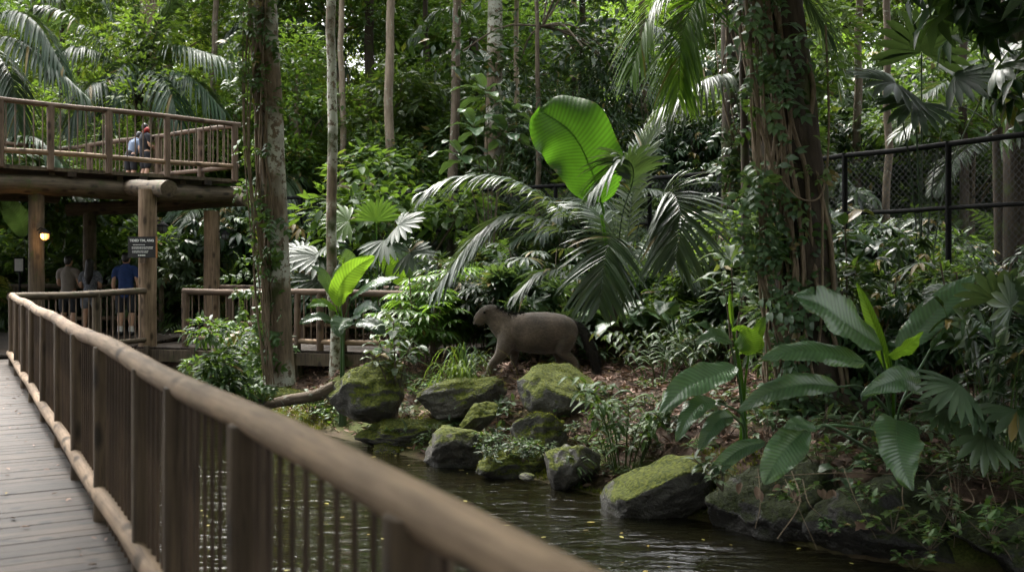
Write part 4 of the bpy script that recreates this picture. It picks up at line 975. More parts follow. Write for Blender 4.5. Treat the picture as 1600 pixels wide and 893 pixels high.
forest(16, -80, 540, 29, 36, ['yellow', 'broad2', 'broad1'], [2, 3, 3], 1.2, .6, .95)
forest(12, 560, 900, 28, 36, ['broad1', 'broad2', 'dark1'], [4, 3, 2], 1.2, .6, .95)
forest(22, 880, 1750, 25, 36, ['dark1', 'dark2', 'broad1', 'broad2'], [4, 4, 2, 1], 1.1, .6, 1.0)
forest(30, -150, 1000, 37, 52, ['broad1', 'broad2', 'yellow', 'dark2', 'tall2'], [3, 4, 3, 1, 2], 1.4)
forest(20, 900, 1800, 36, 50, ['broad1', 'dark1', 'dark2', 'broad2'], [3, 2, 3, 2], 1.4)
forest(18, -200, 1800, 48, 64, ['tall1', 'tall2', 'tall3'], [1, 1, 1], 1.6, .9, 1.2)
# far mass of woodland
mb = MB(); N_ = 30000; rng = R_(77); th = rng.uniform(-.75, .75, N_); dd = rng.uniform(64, 84, N_)
hz = 6 + 9 * (.5 + .5 * np.sin(th * 13 + 1) * np.sin(th * 31)) + 5
pos = np.stack([np.sin(th) * dd, np.cos(th) * dd, np.zeros(N_)], -1); pos[:, 2] = ground_z(pos[:, 0], pos[:, 1]) + hz * rng.random(N_) ** .8
scatter(mb, LQ, pos, rng.normal(size=(N_, 3)), np.tile([0, -.3, 1.], (N_, 1)) + rng.normal(size=(N_, 3)) * .4, rng.uniform(.7, 1.3, N_), rng.random(N_))
tag(mb.build('far_woodland', M['leaf']), 'distant mass of woodland closing the view', 'woodland', kind='stuff')

# ---- individually placed trunks behind the fence
def straight_tree(px, d, pxw, label, bark, top=15., lean=0., crown='leaf', seed=0, cz=13.):
    rng = R_(seed); x = (px - 800) / F * d; root = empty('slender_tree', (x, d, float(ground_z(x, d))), label, 'tree')
    r = pxw / F * d / 2; mb, C, lr = crown_mesh(rng, LQ, cz, (2.6, 2.6, 3.), 18, 1700, .3); C[:, 0] += lean * top
    mb.v = [v + np.array([lean * top, 0, 0]) for v in mb.v]; mb.build('crown', M[crown], root)
    t = MB(); z = np.linspace(-.3, top, 22); w = np.cumsum(rng.normal(0, .025, 22)); tube(t, np.stack([lean * z + w, np.cumsum(rng.normal(0, .02, 22)), z], -1), np.linspace(r * 1.1, r * .7, 22), 12, .5, True, .04, seed)
    for c in C[:10]: s = np.array([lean * top * .85, 0, top * .85]); tube(t, bez([s, (s + c) / 2 + [0, 0, .3], c], 6), np.linspace(r * .4, .02, 6), 6, .5, False)
    t.build('trunk', M[bark], root); return root
straight_tree(520, 17.8, 16, 'thin lichen-spotted trunk standing just behind the broad-leaved plant on the bank', 'bark', 12, -.004, 'leaf', 301, 10.5)
straight_tree(537, 29, 10, 'thinnest pale straight trunk, close behind the lichen-spotted thin trunk', 'barkpale', 14, .0, 'leafbr', 302)
straight_tree(613, 27.5, 15, 'pale straight trunk rising above the round bright shrub', 'barkpale', 15, -.003, 'leafbr', 303)
straight_tree(703, 26.5, 15, 'brownish straight trunk in front of the hanging grey palm frond', 'barkmid', 15, .002, 'leaf', 304)
straight_tree(768, 28, 27, 'thick grey mottled trunk rising above the tall leafy sapling', 'bark', 16, -.003, 'leaf', 305)
straight_tree(846, 25, 9, 'thin crooked brown trunk beside the giant backlit leaf', 'barkmid', 9, .004, 'leafdk', 306, 8.)
straight_tree(576, 34, 17, 'dark trunk far between the two pale straight trunks', 'barkdark', 15, 0, 'leafdk', 307)
straight_tree(1136, 19.5, 34, 'dark vine-hung trunk behind the arching palm frond', 'barkdark', 13, .0, 'leafdk', 308, 11)
straight_tree(1588, 17.5, 40, 'thick shadowed trunk beyond the chain-link fence', 'barkdark', 13, .0, 'leafdk', 309, 11)
straight_tree(1345, 27, 14, 'thin trunk seen through the fence mesh beside the big buttressed tree', 'barkmid', 12, 0, 'leaf', 310, 10)
straight_tree(236, 33, 24, 'shaggy trunk hung with dry roots above the raised walkway railing', 'barkmid', 14, 0, 'leafdk', 311)
for k, (px, d, w, mt, nm) in enumerate([(92, 36, 10, 'barkdark', 'thin dark trunk above the start of the raised walkway'), (322, 31, 11, 'barkmid', 'slim brown trunk over the end of the raised walkway'), (478, 38, 9, 'barkpale', 'very thin pale trunk just beyond the lichen-mottled tree'), (662, 33, 10, 'barkdark', 'slim dark trunk close beside the brownish straight trunk'), (805, 31, 9, 'barkpale', 'very slim pale trunk next to the thick grey mottled trunk'), (905, 29, 12, 'barkdark', 'slim dark trunk rising straight above the giant backlit leaf'), (1012, 26, 12, 'barkmid', 'slim brown trunk behind the hanging bright frond'), (1385, 22, 12, 'barkmid', 'slim trunk beyond the fence near its inner post'), (1505, 25, 14, 'barkdark', 'slim dark trunk beyond the fence close to its tall post')]): straight_tree(px, d, w, nm, mt, 13, rg.uniform(-.012, .012), 'leaf', 320 + k, 12.)
# branch on the lichen-spotted thin trunk
# ---- big left tree
VSP = pinnate(leaf_fine(.62, .12, .25, wd=(.35, .95, 1., .6, 0.)), 3, .48, .35, 5)
def leafvine(name, pts_list, radii, label, nleaf, L, seed, lm='cover', tm=None):
    rng = R_(seed); root = empty(name, pts_list[0][0], label, 'vine'); o = np.array(root.location)
    st, lf = MB(), MB(); allp = []
    for p, r in zip(pts_list, radii):
        q = bez(np.array(p) - o, max(14, len(p) * 7)); tube(st, q, r, 6, rng.uniform(.3, .7), False, .1, int(rng.integers(99))); allp.append(q)
    st.build('stem', M['vine'], root)
    if nleaf:
        nleaf = max(4, int(nleaf * .42))
        allp = np.concatenate(allp); nd = rng.integers(0, len(allp), max(6, nleaf // 9)); k = nd[rng.integers(0, len(nd), nleaf)]; pos = allp[k] + rng.normal(0, 1, (nleaf, 3)) * [.13, .06, .16]; d = rng.normal(size=(nleaf, 3)); d[:, 1] -= .5; d[:, 2] -= .3
        nleaf_ = 0; scatter(lf, tm or VSP, pos, d, np.tile([0, -.6, .8], (nleaf, 1)) + rng.normal(size=(nleaf, 3)) * .3, L * 2.1 * rng.uniform(.4, 1.2, nleaf), rng.uniform(.0, 1., nleaf)); lf.build('foliage', M[lm], root)
    return root
def big_tree(axis_pts, rad, label, bark, seed, crown_c, crown_R, lm, n, roots=6):
    rng = R_(seed); ax = bez(axis_pts, 30); base = ax[0].copy(); root = empty('buttressed_tree' if roots > 5 else 'vine_covered_tree', base, label, 'tree')
    mb = MB(); tube(mb, ax - base, np.interp(np.linspace(0, 1, 30), np.linspace(0, 1, len(rad)), rad), 20, .5, True, .045, seed)
    for k in range(roots):
        a = 6.28 * k / roots + rng.uniform(-.3, .3); d = np.array([math.cos(a), math.sin(a), 0]); r = rad[0]
        tube(mb, bez([d * r * .5 + [0, 0, .75], d * r * .9 + [0, 0, .25], d * r * 1.5 + [0, 0, -.05], d * r * 2.1 + [0, 0, -.3]], 9), np.linspace(r * .35, r * .13, 9), 8, .5, False, .06, k)
    cc = np.array(crown_c) - base; cm, C, lr = crown_mesh(rng, LQ, 0, crown_R, 26, n, .32); cm.v = [v + cc for v in cm.v]; C = C + cc
    for c in C[:9]: s = ax[-1] - base; tube(mb, bez([s, (s + c) / 2 + [0, 0, .3], c], 8), np.linspace(rad[-1] * .5, .03, 8), 8, .5, False)
    mb.build('trunk', M[bark], root); cm.build('crown', M[lm], root); return root, ax
t1, ax1 = big_tree([P(437, 600, 14.1), P(432, 450, 14.05), P(427, 300, 14.), P(420, 150, 14.), P(411, 0, 14.), P(402, -150, 14.), P(395, -420, 14.2)],
                   [.22, .195, .18, .175, .17, .165, .14], 'tall lichen-mottled tree wrapped in vines between the walkway and the broad-leaved plant', 'bark', 401, (-3.4, 14.3, 9.8), (2.8, 2.8, 2.4), 'leaf', 6000, 0)
def around(ax, rad, ang, t0, t1, turns, n=10, off=1.06, rng=None, jit=.02):
    out = []
    for k in range(n):
        t = t0 + (t1 - t0) * k / (n - 1); i = t * (len(ax) - 1); a = int(min(i, len(ax) - 2)); p = ax[a] + (ax[a + 1] - ax[a]) * (i - a); r = np.interp(t, np.linspace(0, 1, len(rad)), rad) * off
        th = ang + turns * (t - t0) * 6.28; out.append(p + np.array([math.cos(th) * r, math.sin(th) * r, 0]) + (rng.normal(0, jit, 3) if rng is not None else 0))
    return out
rng = R_(41); rad1 = [.22, .195, .18, .175, .17, .165, .14]
vs = [around(ax1, rad1, rng.uniform(2.5, 4.6), 0.02, rng.uniform(.62, .9), rng.uniform(-.25, .25), 11, 1.08, rng) for k in range(13)]
leafvine('climbing_vine', vs, rng.uniform(.008, .028, 13), 'brown vines climbing the lichen-mottled tree with small round leaves', 1100, .10, 42)
vs = [[P(410 + rng.uniform(-30, 15), -80, 13.8), P(408 + rng.uniform(-28, 0), 200, 13.75), P(412 + rng.uniform(-22, 5), 420, 13.75), P(415 + rng.uniform(-10, 30), 600, 13.7)] for k in range(8)]
leafvine('hanging_liana', vs, rng.uniform(.006, .014, 8), 'thin bare lianas hanging down beside the lichen-mottled trunk', 160, .09, 43)
# ---- big right tree
ra2 = [.50, .42, .37, .34, .33, .32, .26]
t2, ax2 = big_tree([P(1272, 655, 11.6), P(1262, 520, 11.6), P(1250, 380, 11.6), P(1235, 220, 11.7), P(1215, 60, 11.8), P(1196, -100, 11.9), P(1170, -420, 12.2)],
                   ra2, 'massive dark leaning tree with lianas standing on the bank above the big leaves', 'barkdark', 402, (3.2, 12.2, 8.4), (4.6, 4.2, 2.4), 'leafdk', 11000, 7)
rng = R_(44); vs = [around(ax2, ra2, rng.uniform(2.6, 5.3), 0.02, rng.uniform(.6, .95), rng.uniform(-.18, .18), 11, 1.07, rng, .03) for k in range(16)]
leafvine('climbing_vine', vs, rng.uniform(.010, .034, 16), 'thick brown lianas climbing the massive leaning tree', 300, .12, 45)
vs = [[P(1180 + rng.uniform(-25, 30), -60, 11.3), P(1192 + rng.uniform(-20, 40), 180, 11.2), P(1205 + rng.uniform(-20, 50), 420, 11.15), P(1225 + rng.uniform(-30, 60), 640, 11.1)] for k in range(11)]
leafvine('hanging_liana', vs, rng.uniform(.008, .02, 11), 'curtain of lianas hanging on the near side of the massive leaning tree', 900, .12, 46, 'leafgr')
leafvine('hanging_liana', [[P(1215, 270, 11.2), P(1250, 310, 11.0), P(1285, 300, 11.1), P(1295, 200, 11.3), P(1290, 40, 11.5)], [P(1285, 300, 11.1), P(1284, 480, 11.15), P(1276, 560, 11.1)]], [.012, .016], 'looped liana across the massive leaning trunk', 30, .1, 47)
vs = [[P(1125 + rng.uniform(-15, 45), -40, 18.8), P(1130 + rng.uniform(-15, 50), 140, 18.7), P(1135 + rng.uniform(-10, 50), 300, 18.6)] for k in range(9)]
leafvine('hanging_liana', vs, rng.uniform(.01, .022, 9), 'dark lianas hanging on the trunk behind the arching palm frond', 420, .16, 48, 'leafdk')
rng = R_(49); vs = [[P(222 + rng.uniform(-14, 34), -40, 31), P(228 + rng.uniform(-10, 22), 60, 30.9), P(236 + rng.uniform(-6, 10), 118, 30.8)] for k in range(24)]
leafvine('hanging_root', vs, rng.uniform(.012, .04, 24), 'shaggy bundle of dry aerial roots hanging above the raised walkway', 0, .1, 50)

# ------------------------------------------------------------------ chain-link fence
FP = [P(2100, 0, 10.6), P(1482, 0, 15.3), P(1320, 0, 16.9), P(1130, 0, 19.8), P(1015, 0, 21.3), P(868, 0, 23.3), P(662, 0, 25.3), P(470, 0, 27.3), P(215, 0, 29.5), P(-60, 0, 31)]
FE_ = empty('chain_link_fence', (FP[1][0], FP[1][1], 0), 'tall black chain-link fence between the enclosure and the forest', 'fence'); fo = np.array(FE_.location)
ZT, ZM = 3.4, 2.42
for k, p in enumerate(FP):
    b = np.array([p[0], p[1], 0]) - fo; mb = MB(); tube(mb, [b + [0, 0, -.3], b + [0, 0, ZT + .04]], .048, 8, .5); mb.build('post', M['black'], FE_)
for k, (a, b) in enumerate(zip(FP[:-1], FP[1:])):
    a = np.array([a[0], a[1], 0]) - fo; b = np.array([b[0], b[1], 0]) - fo
    for z, r, nm in ((ZT, .045, 'top_rail'), (ZM, .035, 'middle_rail')):
        mb = MB(); m_ = (a + b) / 2 + np.array([0, 0, z - .015]); tube(mb, bez([a + [0, 0, z], m_, b + [0, 0, z]], 5), r, 8, .5); mb.build(nm, M['black'], FE_)
    L = np.linalg.norm(b - a); d = (b - a) / L; sp = .11; H = ZT - .05; mb = MB()
    for c in np.arange(-H, L, sp):
        for s in (0, 1):
            x0, x1 = c, c + H; z0, z1 = 0., H
            if x0 < 0: z0 = -x0; x0 = 0
            if x1 > L: z1 = H - (x1 - L); x1 = L
            if x1 - x0 < .02: continue
            if s: z0, z1 = H - z0, H - z1
            tube(mb, [a + d * x0 + [0, 0, z0], a + d * x1 + [0, 0, z1]], .004, 3, .5, False)
    mb.build('mesh', M['wire'], FE_, False)

# ------------------------------------------------------------------ central palm and the giant leaf
def px3(l, dd=0): return [P(a, b, c + dd) for a, b, c in l]
c0 = G(962, 17.0); CP = empty('feather_palm', c0, 'large silvery feather palm arching over the walking animal', 'palm')
def pf(l, m, **k):
    mb = MB(); frond(mb, [q - c0 for q in px3(l)], **k); return mb.build('frond', M[m], CP)
pf([(962, 500, 17), (915, 365, 16.9), (810, 285, 16.5), (718, 276, 16.2), (655, 303, 16.)], 'palm', ll=.68, n=52, w=.026, droop=.5, seed=1, start=.3, fwd=.9, vee=.1)
pf([(958, 500, 17), (905, 380, 16.7), (812, 336, 16.3), (745, 368, 16.), (676, 460, 15.7)], 'palm', ll=.72, n=48, w=.03, droop=.45, seed=2, start=.3, fwd=.8, vee=.1)
pf([(964, 500, 17), (972, 410, 16.7), (958, 368, 16.3), (946, 400, 15.9), (936, 478, 15.6)], 'palm', ll=.95, n=30, w=.036, droop=.3, seed=3, start=.42, fwd=.45, vee=.2, up=(0, -.8, .6))
pf([(968, 500, 17), (1000, 345, 16.7), (1042, 300, 16.3), (1062, 330, 15.9), (1056, 405, 15.6)], 'palm', ll=1.1, n=30, w=.034, droop=.28, seed=4, start=.45, fwd=.5, vee=.2, up=(0, -.8, .6))
pf([(960, 500, 17), (970, 350, 16.5), (990, 275, 16.3), (972, 250, 16.1), (925, 300, 15.9)], 'palmdk', ll=.8, n=40, w=.03, droop=.4, seed=5, start=.38, fwd=.6)
pf([(970, 500, 17), (985, 330, 17.3), (1008, 230, 17.6), (1043, 160, 17.9)], 'palm', ll=.75, n=44, w=.026, droop=.3, seed=6, fwd=1.0)
pf([(966, 500, 17), (1010, 390, 17.5), (1075, 335, 18), (1135, 345, 18.2)], 'palm', ll=.8, n=40, w=.028, droop=.5, seed=7)
pf([(955, 500, 17), (905, 440, 16.8), (850, 425, 16.5), (800, 465, 16.3)], 'palmdk', ll=.6, n=36, w=.026, droop=.5, seed=8)
pf([(966, 500, 17.1), (960, 380, 17.6), (930, 330, 18.2), (880, 320, 18.6)], 'palm', ll=.8, n=38, w=.03, droop=.4, seed=10)
pf([(968, 500, 17.1), (990, 420, 16.8), (1040, 400, 16.4), (1090, 440, 16.)], 'palmdk', ll=.7, n=34, w=.028, droop=.5, seed=11)
mb = MB()
for k in range(9): a = k * .7; tube(mb, [np.array([.08 * math.cos(a), .08 * math.sin(a), -.1]), np.array([.10 * math.cos(a), .10 * math.sin(a), .55]), np.array([.04 * math.cos(a), .04 * math.sin(a), 1.0])], [.05, .045, .02], 7, .4)
mb.build('trunk', M['barkdark'], CP)
GL = empty('giant_leaf_plant', G(950, 17.1), 'single huge backlit lime-green leaf rising behind the feather palm', 'plant'); g0 = np.array(GL.location)
mb = MB(); paddle(mb, [q - g0 for q in px3([(944, 335, 17.0), (925, 268, 17.05), (894, 208, 17.15), (843, 170, 17.3)])], .76, (.12, -1, .25), 72, 9, 'broad', .12, .1, .006, 34, 5, .6); mb.build('leaf', M['giant'], GL)
mb = MB(); tube(mb, bez([[0, 0, -.1]] + [q - g0 for q in px3([(952, 430, 17.), (940, 335, 17.)])], 12), np.linspace(.045, .03, 12), 8, .7); mb.build('petiole', M['padbr'], GL)

# ------------------------------------------------------------------ hero broad-leaved plants
def hero(name, base, label, leaves, cat='plant'):
    b = np.array(base); root = empty(name, b, label, cat)
    for k, (m, W, face, pts, pet, kw) in enumerate(leaves):
        mb = MB(); q = px3(pts); kw = dict(kw); tt = kw.pop('tint', .5)
        paddle(mb, [x - b for x in q], W, face, 44, 7, seed=k * 7 + 3, tint=tt, **kw)
        s = px3(pet) if pet else []
        pp = [np.array([R_(k).uniform(-.05, .05), 0, -.05])] + [x - b for x in s] + [q[0] - b]
        tube(mb, bez(pp, 14), np.linspace(.017, .010, 14), 7, .85, False)
        o = mb.build('leaf', M[m], root)
    return root
UPF = (0, -.55, .85)
hero('broad_leaved_plant', G(1396, 9.3), 'largest dark-green broad-leaved plant with great paddle leaves at the foot of the massive leaning tree', [
    ('pad', .235, (.15, -.8, .6), [(1376, 540, 9.05), (1330, 510, 8.9), (1285, 478, 8.75), (1241, 463, 8.65)], [(1388, 610, 9.2)], dict(rip=.0025, npl=22, prof='ell', rag=.02)),
    ('padbr', .075, (-.6, -.8, .1), [(1394, 590, 9.15), (1378, 540, 9.12), (1360, 490, 9.1), (1339, 440, 9.1)], [(1396, 640, 9.25)], dict(fold=.7, rip=.004, tint=.35)),
    ('pad', .16, (-.35, -.85, .5), [(1402, 548, 9.2), (1440, 510, 9.25), (1480, 470, 9.3), (1524, 428, 9.4)], [(1398, 620, 9.25)], dict(rip=.0025, npl=20, rag=.025)),
    ('padbr', .10, (-.1, -.6, -.8), [(1390, 556, 9.0), (1412, 545, 8.95), (1428, 532, 8.9), (1443, 517, 8.9)], [(1396, 620, 9.2)], dict(prof='heart', rip=.004)),
    ('pad', .135, (0, -.75, .65), [(1352, 566, 9.0), (1300, 552, 8.85), (1245, 548, 8.75), (1190, 560, 8.7)], [(1385, 620, 9.2)], dict(rip=.0025, npl=20, droop=.3, rag=.02)),
    ('pad', .12, (.1, -.8, .6), [(1310, 604, 8.9), (1260, 600, 8.75), (1205, 612, 8.65), (1153, 642, 8.6)], [(1390, 650, 9.2), (1350, 606, 9.)], dict(rip=.0025, npl=20, rag=.02)),
    ('pad', .135, (.2, -.9, .45), [(1438, 602, 8.9), (1412, 592, 8.75), (1380, 600, 8.65), (1344, 618, 8.6)], [(1405, 640, 9.15)], dict(rip=.0025, npl=16, prof='heart')),
    ('pad', .225, (.1, -1., .15), [(1400, 655, 8.75), (1402, 690, 8.6), (1410, 728, 8.5), (1426, 766, 8.45)], [(1400, 655, 9.0)], dict(rip=.0025, npl=18, prof='heart', rag=.006)),
    ('pad', .165, (-.2, -.95, .3), [(1262, 668, 8.7), (1238, 690, 8.6), (1212, 722, 8.5), (1193, 756, 8.45)], [(1380, 680, 9.1), (1310, 664, 8.9)], dict(rip=.0025, npl=18)),
    ('pad', .12, (-.2, -.8, .6), [(1454, 545, 9.3), (1490, 524, 9.35), (1522, 512, 9.4), (1556, 514, 9.45)], [(1405, 640, 9.25)], dict(rip=.0025, npl=16)),
    ('pad', .08, (0, -.7, .7), [(1275, 670, 8.62), (1250, 662, 8.55), (1225, 668, 8.5)], [(1300, 668, 8.8)], dict(rip=.004)),
])
hero('broad_leaved_plant', G(1162, 10.25), 'pale-leaved broad plant with one drooping silvery leaf above the sloping slab', [
    ('pad', .175, (-.15, -.75, .7), [(1149, 572, 9.85), (1115, 585, 9.7), (1070, 605, 9.55), (1030, 645, 9.45)], [(1158, 620, 10.1)], dict(rip=.0025, npl=18, rag=.012, tint=.85)),
    ('pad', .105, (-.4, -.85, .4), [(1118, 627, 9.8), (1095, 632, 9.65), (1073, 655, 9.55), (1057, 690, 9.5)], [(1160, 650, 10.1)], dict(rip=.0025, tint=.6)),
    ('pad', .10, (-.3, -.9, .3), [(1146, 650, 9.85), (1125, 655, 9.7), (1108, 675, 9.6), (1092, 704, 9.55)], [(1162, 670, 10.1)], dict(rip=.0025, tint=.1)),
    ('padbr', .15, (.1, -.7, -.5), [(1150, 512, 10.1), (1158, 520, 10.), (1172, 535, 9.95), (1180, 552, 9.95)], [(1160, 600, 10.2), (1148, 530, 10.15)], dict(prof='broad', rip=.0025)),
    ('padbr', .07, (-.5, -.8, -.1), [(1170, 550, 10.1), (1180, 530, 10.05), (1188, 510, 10.), (1195, 494, 10.)], [(1163, 620, 10.2)], dict(rip=.004)),
    ('pad', .12, (.2, -.6, .75), [(1140, 530, 10.2), (1122, 525, 10.1), (1105, 528, 10.05), (1087, 537, 10.)], [(1155, 600, 10.25)], dict(rip=.0025, tint=.9, prof='heart')),
    ('padbr', .03, (-.3, -.9, 0), [(1144, 508, 10.1), (1143, 490, 10.1), (1141, 472, 10.1), (1140, 454, 10.1)], [(1160, 620, 10.25)], dict(fold=.8, rip=.001)),
    ('pad', .09, (.2, -.8, .5), [(1195, 690, 9.7), (1160, 700, 9.6), (1130, 722, 9.5), (1105, 748, 9.45)], [(1172, 690, 10.)], dict(rip=.0025, tint=.2)),
])
hero('broad_leaved_plant', G(535, 15.3), 'banana-like plant with one upright lime leaf growing beside the fallen branch', [
    ('padbr', .21, (.55, -.8, .1), [(528, 478, 15.2), (530, 450, 15.2), (553, 420, 15.25), (586, 400, 15.3)], [(535, 520, 15.3)], dict(rip=.0025, rag=.012, npl=18, fold=.35)),
    ('padbr', .05, (-.6, -.8, 0), [(532, 480, 15.3), (532, 450, 15.3), (536, 425, 15.3), (538, 402, 15.3)], [(535, 520, 15.3)], dict(fold=.8)),
    ('pad', .20, (-.1, -.8, .4), [(532, 470, 15.5), (535, 440, 15.6), (545, 412, 15.7), (540, 388, 15.6)], [(535, 520, 15.35)], dict(tint=1., rag=.01, fold=.1)),
    ('pad', .11, (0, -.6, .8), [(527, 470, 15.3), (512, 445, 15.25), (500, 425, 15.2), (486, 415, 15.1)], [(533, 520, 15.3)], dict(tint=.9)),
    ('pad', .13, (.1, -.5, .85), [(548, 468, 15.1), (575, 446, 15.), (600, 438, 14.9), (625, 433, 14.8)], [(537, 520, 15.3)], dict(tint=.9, droop=.3)),
    ('pad', .17, (0, -.95, .4), [(538, 496, 14.9), (533, 505, 14.75), (530, 515, 14.65), (532, 527, 14.6)], [(536, 520, 15.2)], dict(tint=.7, prof='heart')),
    ('pad', .14, (.1, -.75, .7), [(552, 493, 15.), (570, 482, 14.85), (582, 480, 14.75), (596, 486, 14.7)], [(538, 520, 15.2)], dict(tint=.4, prof='heart')),
    ('padbr', .11, (0, -.6, .7), [(525, 485, 15.2), (510, 475, 15.1), (496, 474, 15.), (480, 480, 14.9)], [(533, 520, 15.3)], dict(tint=.6)),
    ('pad', .12, (-.2, -.7, .7), [(518, 500, 15.), (500, 495, 14.9), (485, 498, 14.8), (468, 506, 14.7)], [(533, 525, 15.3)], dict(tint=.2)),
    ('pad', .15, (.2, -.7, .7), [(555, 505, 15.2), (575, 505, 15.1), (590, 512, 15.), (600, 525, 14.95)], [(537, 525, 15.3)], dict(tint=.1)),
])
hero('broad_leaved_plant', G(40, 26), 'banana plant with a long pale leaf seen under the raised walkway', [
    ('padbr', .24, (.3, -.9, .3), [(70, 395, 26), (85, 375, 25.8), (105, 355, 25.6), (130, 335, 25.5)], [(50, 440, 26)], dict(tint=.7)),
    ('pad', .32, (.3, -.9, .3), [(38, 370, 26), (30, 345, 25.8), (15, 325, 25.6), (-5, 305, 25.5)], [(40, 420, 26)], dict(tint=.9)),
    ('pad', .3, (.1, -.8, .5), [(30, 400, 26), (10, 385, 25.8), (-10, 380, 25.6), (-30, 390, 25.5)], [(38, 430, 26)], dict(tint=.6)),
    ('padbr', .25, (0, -.7, .6), [(60, 430, 25.8), (80, 420, 25.6), (110, 416, 25.4), (130, 425, 25.2)], [(48, 440, 26)], dict(tint=.4)),
])
hero('broad_leaved_plant', G(720, 20), 'broad-leaved plant with a fresh green leaf behind the bright fan palm clump', [
    ('padbr', .26, (.2, -.9, .2), [(640, 440, 19.8), (622, 425, 19.7), (606, 405, 19.7), (598, 388, 19.7)], [(660, 470, 20)], dict(tint=.6)),
    ('pad', .2, (-.2, -.8, .5), [(640, 440, 19.8), (640, 420, 19.6), (632, 405, 19.5), (618, 396, 19.4)], [(660, 470, 20)], dict(tint=.9)),
])
# ------------------------------------------------------------------ single plants of the bank
rng = R_(61)
putp(SH, 'rhap', 655, 16.8, 'bright green fan-leaved clump behind the grass tufts', sc=1.0)
o = putp(SH, 'rhap', 690, 17.6, 'second bright fan-leaved clump, touching the drooping palm frond', sc=.95, rz=1)
putp(SH, 'rhapdk', 780, 17.8, 'dark fan-leaved clump directly behind the head of the animal', sc=1.0)
putp(SH, 'rhapdk', 850, 18.4, 'dark fan-leaved clump behind the back of the animal', sc=1.1, rz=2)
putp(SH, 'rhapdk', 905, 18.6, 'dark fan-leaved clump behind the rump of the animal', sc=.95, rz=4)
putp(SH, 'rhapdk', 735, 18.5, 'dark fan-leaved clump between the bright clump and the animal', sc=1., rz=3)
def fanpalm(px, d, label, leaves, m, base_py=None):
    b = G(px, d); root = empty('fan_palm', b, label, 'palm')
    for k, (hx, hy, hd, dr, up, R, n, sp, mm) in enumerate(leaves):
        mb = MB(); h = P(hx, hy, hd) - b; tube(mb, bez([np.array([0, 0, -.1]), h * [.3, .3, .6], h], 8), .012, 6, .6, False)
        fan(mb, h, dr, up, R, n, sp, None, .15, k + int(px), .55); mb.build('leaf', M[mm], root)
    return root
fanpalm(590, 19.3, 'fresh fan palm with spread pleated leaves beside the thin spotted trunk', [
    (588, 346, 19.3, (0, .15, 1), (0, -1, .2), .62, 15, 170, 'palmbr'), (622, 352, 19, (.7, -.3, .25), (0, -.6, .8), .6, 14, 230, 'palmdk'), (545, 345, 19.2, (-.8, -.2, .1), (0, -.7, .7), .6, 14, 200, 'palmbr'),
    (600, 375, 18.8, (.3, -.6, -.5), (0, -.9, .4), .6, 14, 220, 'palmdk'), (640, 395, 18.8, (.8, -.4, -.3), (0, -.7, .7), .55, 13, 200, 'palmdk')], 'palmbr')
fanpalm(500, 20.2, 'dark blue-green fan palm with drooping split leaves behind the lichen-mottled tree', [
    (500, 400, 19.6, (-.4, -.6, -.2), (0, -.7, .7), .75, 18, 240, 'palmdk'), (505, 435, 19.5, (-.3, -.7, -.5), (0, -.9, .4), .7, 18, 220, 'palmdk'), (515, 380, 19.8, (.5, -.5, .2), (0, -.6, .8), .65, 16, 230, 'palmdk'), (470, 395, 19.9, (-.9, -.2, .1), (0, -.6, .8), .6, 16, 220, 'palmdk')], 'palmdk')
fanpalm(1440, 15.9, 'tall dark fan palm with a spread hand-like leaf above the fence rail', [
    (1440, 82, 15.6, (.1, -.1, 1), (0, -1, .2), .85, 15, 230, 'palmdk'), (1400, 130, 15.5, (-.8, -.3, .1), (0, -.6, .8), .8, 15, 220, 'palmdk'), (1490, 120, 15.5, (.8, -.3, .1), (0, -.6, .8), .8, 15, 220, 'palmdk'), (1430, 160, 15.3, (-.2, -.7, -.5), (0, -.8, .5), .75, 14, 220, 'palmdk'),
    (1560, 100, 15.2, (.4, -.5, .3), (0, -.7, .7), .7, 12, 220, 'palm')], 'palmdk')
# palms in the upper part
def bigpalm(px, d, crown_py, label, fr, m, seedk=0, tr=.16):
    b = G(px, d); root = empty('feather_palm', b, label, 'palm'); top = P(px, crown_py, d) - b
    mb = MB(); tube(mb, bez([np.array([0, 0, -.3]), top * .5 + [.05, 0, 0], top], 8), np.linspace(tr * 1.2, tr, 8), 10, .5, True, .05, seedk); mb.build('trunk', M['barkdark'], root)
    for k, (pts, kw) in enumerate(fr):
        kw = dict(kw); mm = kw.pop('m', m); mb = MB(); frond(mb, [top] + [P(*q) - b for q in pts], seed=seedk + k, **kw); mb.build('frond', M[mm], root)
    return root
kk = dict(ll=.95, n=50, w=.034, droop=.75, rach=.022, start=.15)
bigpalm(215, 29, 130, 'large feather palm with high arching fronds behind the raised walkway', [
    ([(180, 40, 28.8), (150, -30, 28.5)], kk), ([(150, 60, 28.6), (95, 20, 28.), (60, 10, 27.5)], kk), ([(160, 90, 28.4), (110, 75, 27.5), (75, 110, 27.)], kk), ([(270, 75, 28.6), (330, 85, 28), (372, 100, 27.6)], dict(kk, m='palm')),
    ([(250, 40, 28.8), (285, -20, 28.6)], kk), ([(265, 110, 28.2), (310, 130, 27.6), (350, 175, 27.2)], kk), ([(175, 120, 28.), (135, 140, 27.), (105, 200, 26.5)], kk), ([(215, 60, 29), (205, -30, 29)], kk), ([(240, 110, 28), (265, 140, 27), (280, 200, 26.6)], kk), ([(195, 100, 28), (170, 150, 27.2), (160, 220, 27)], kk)], 'palmdk', 501)
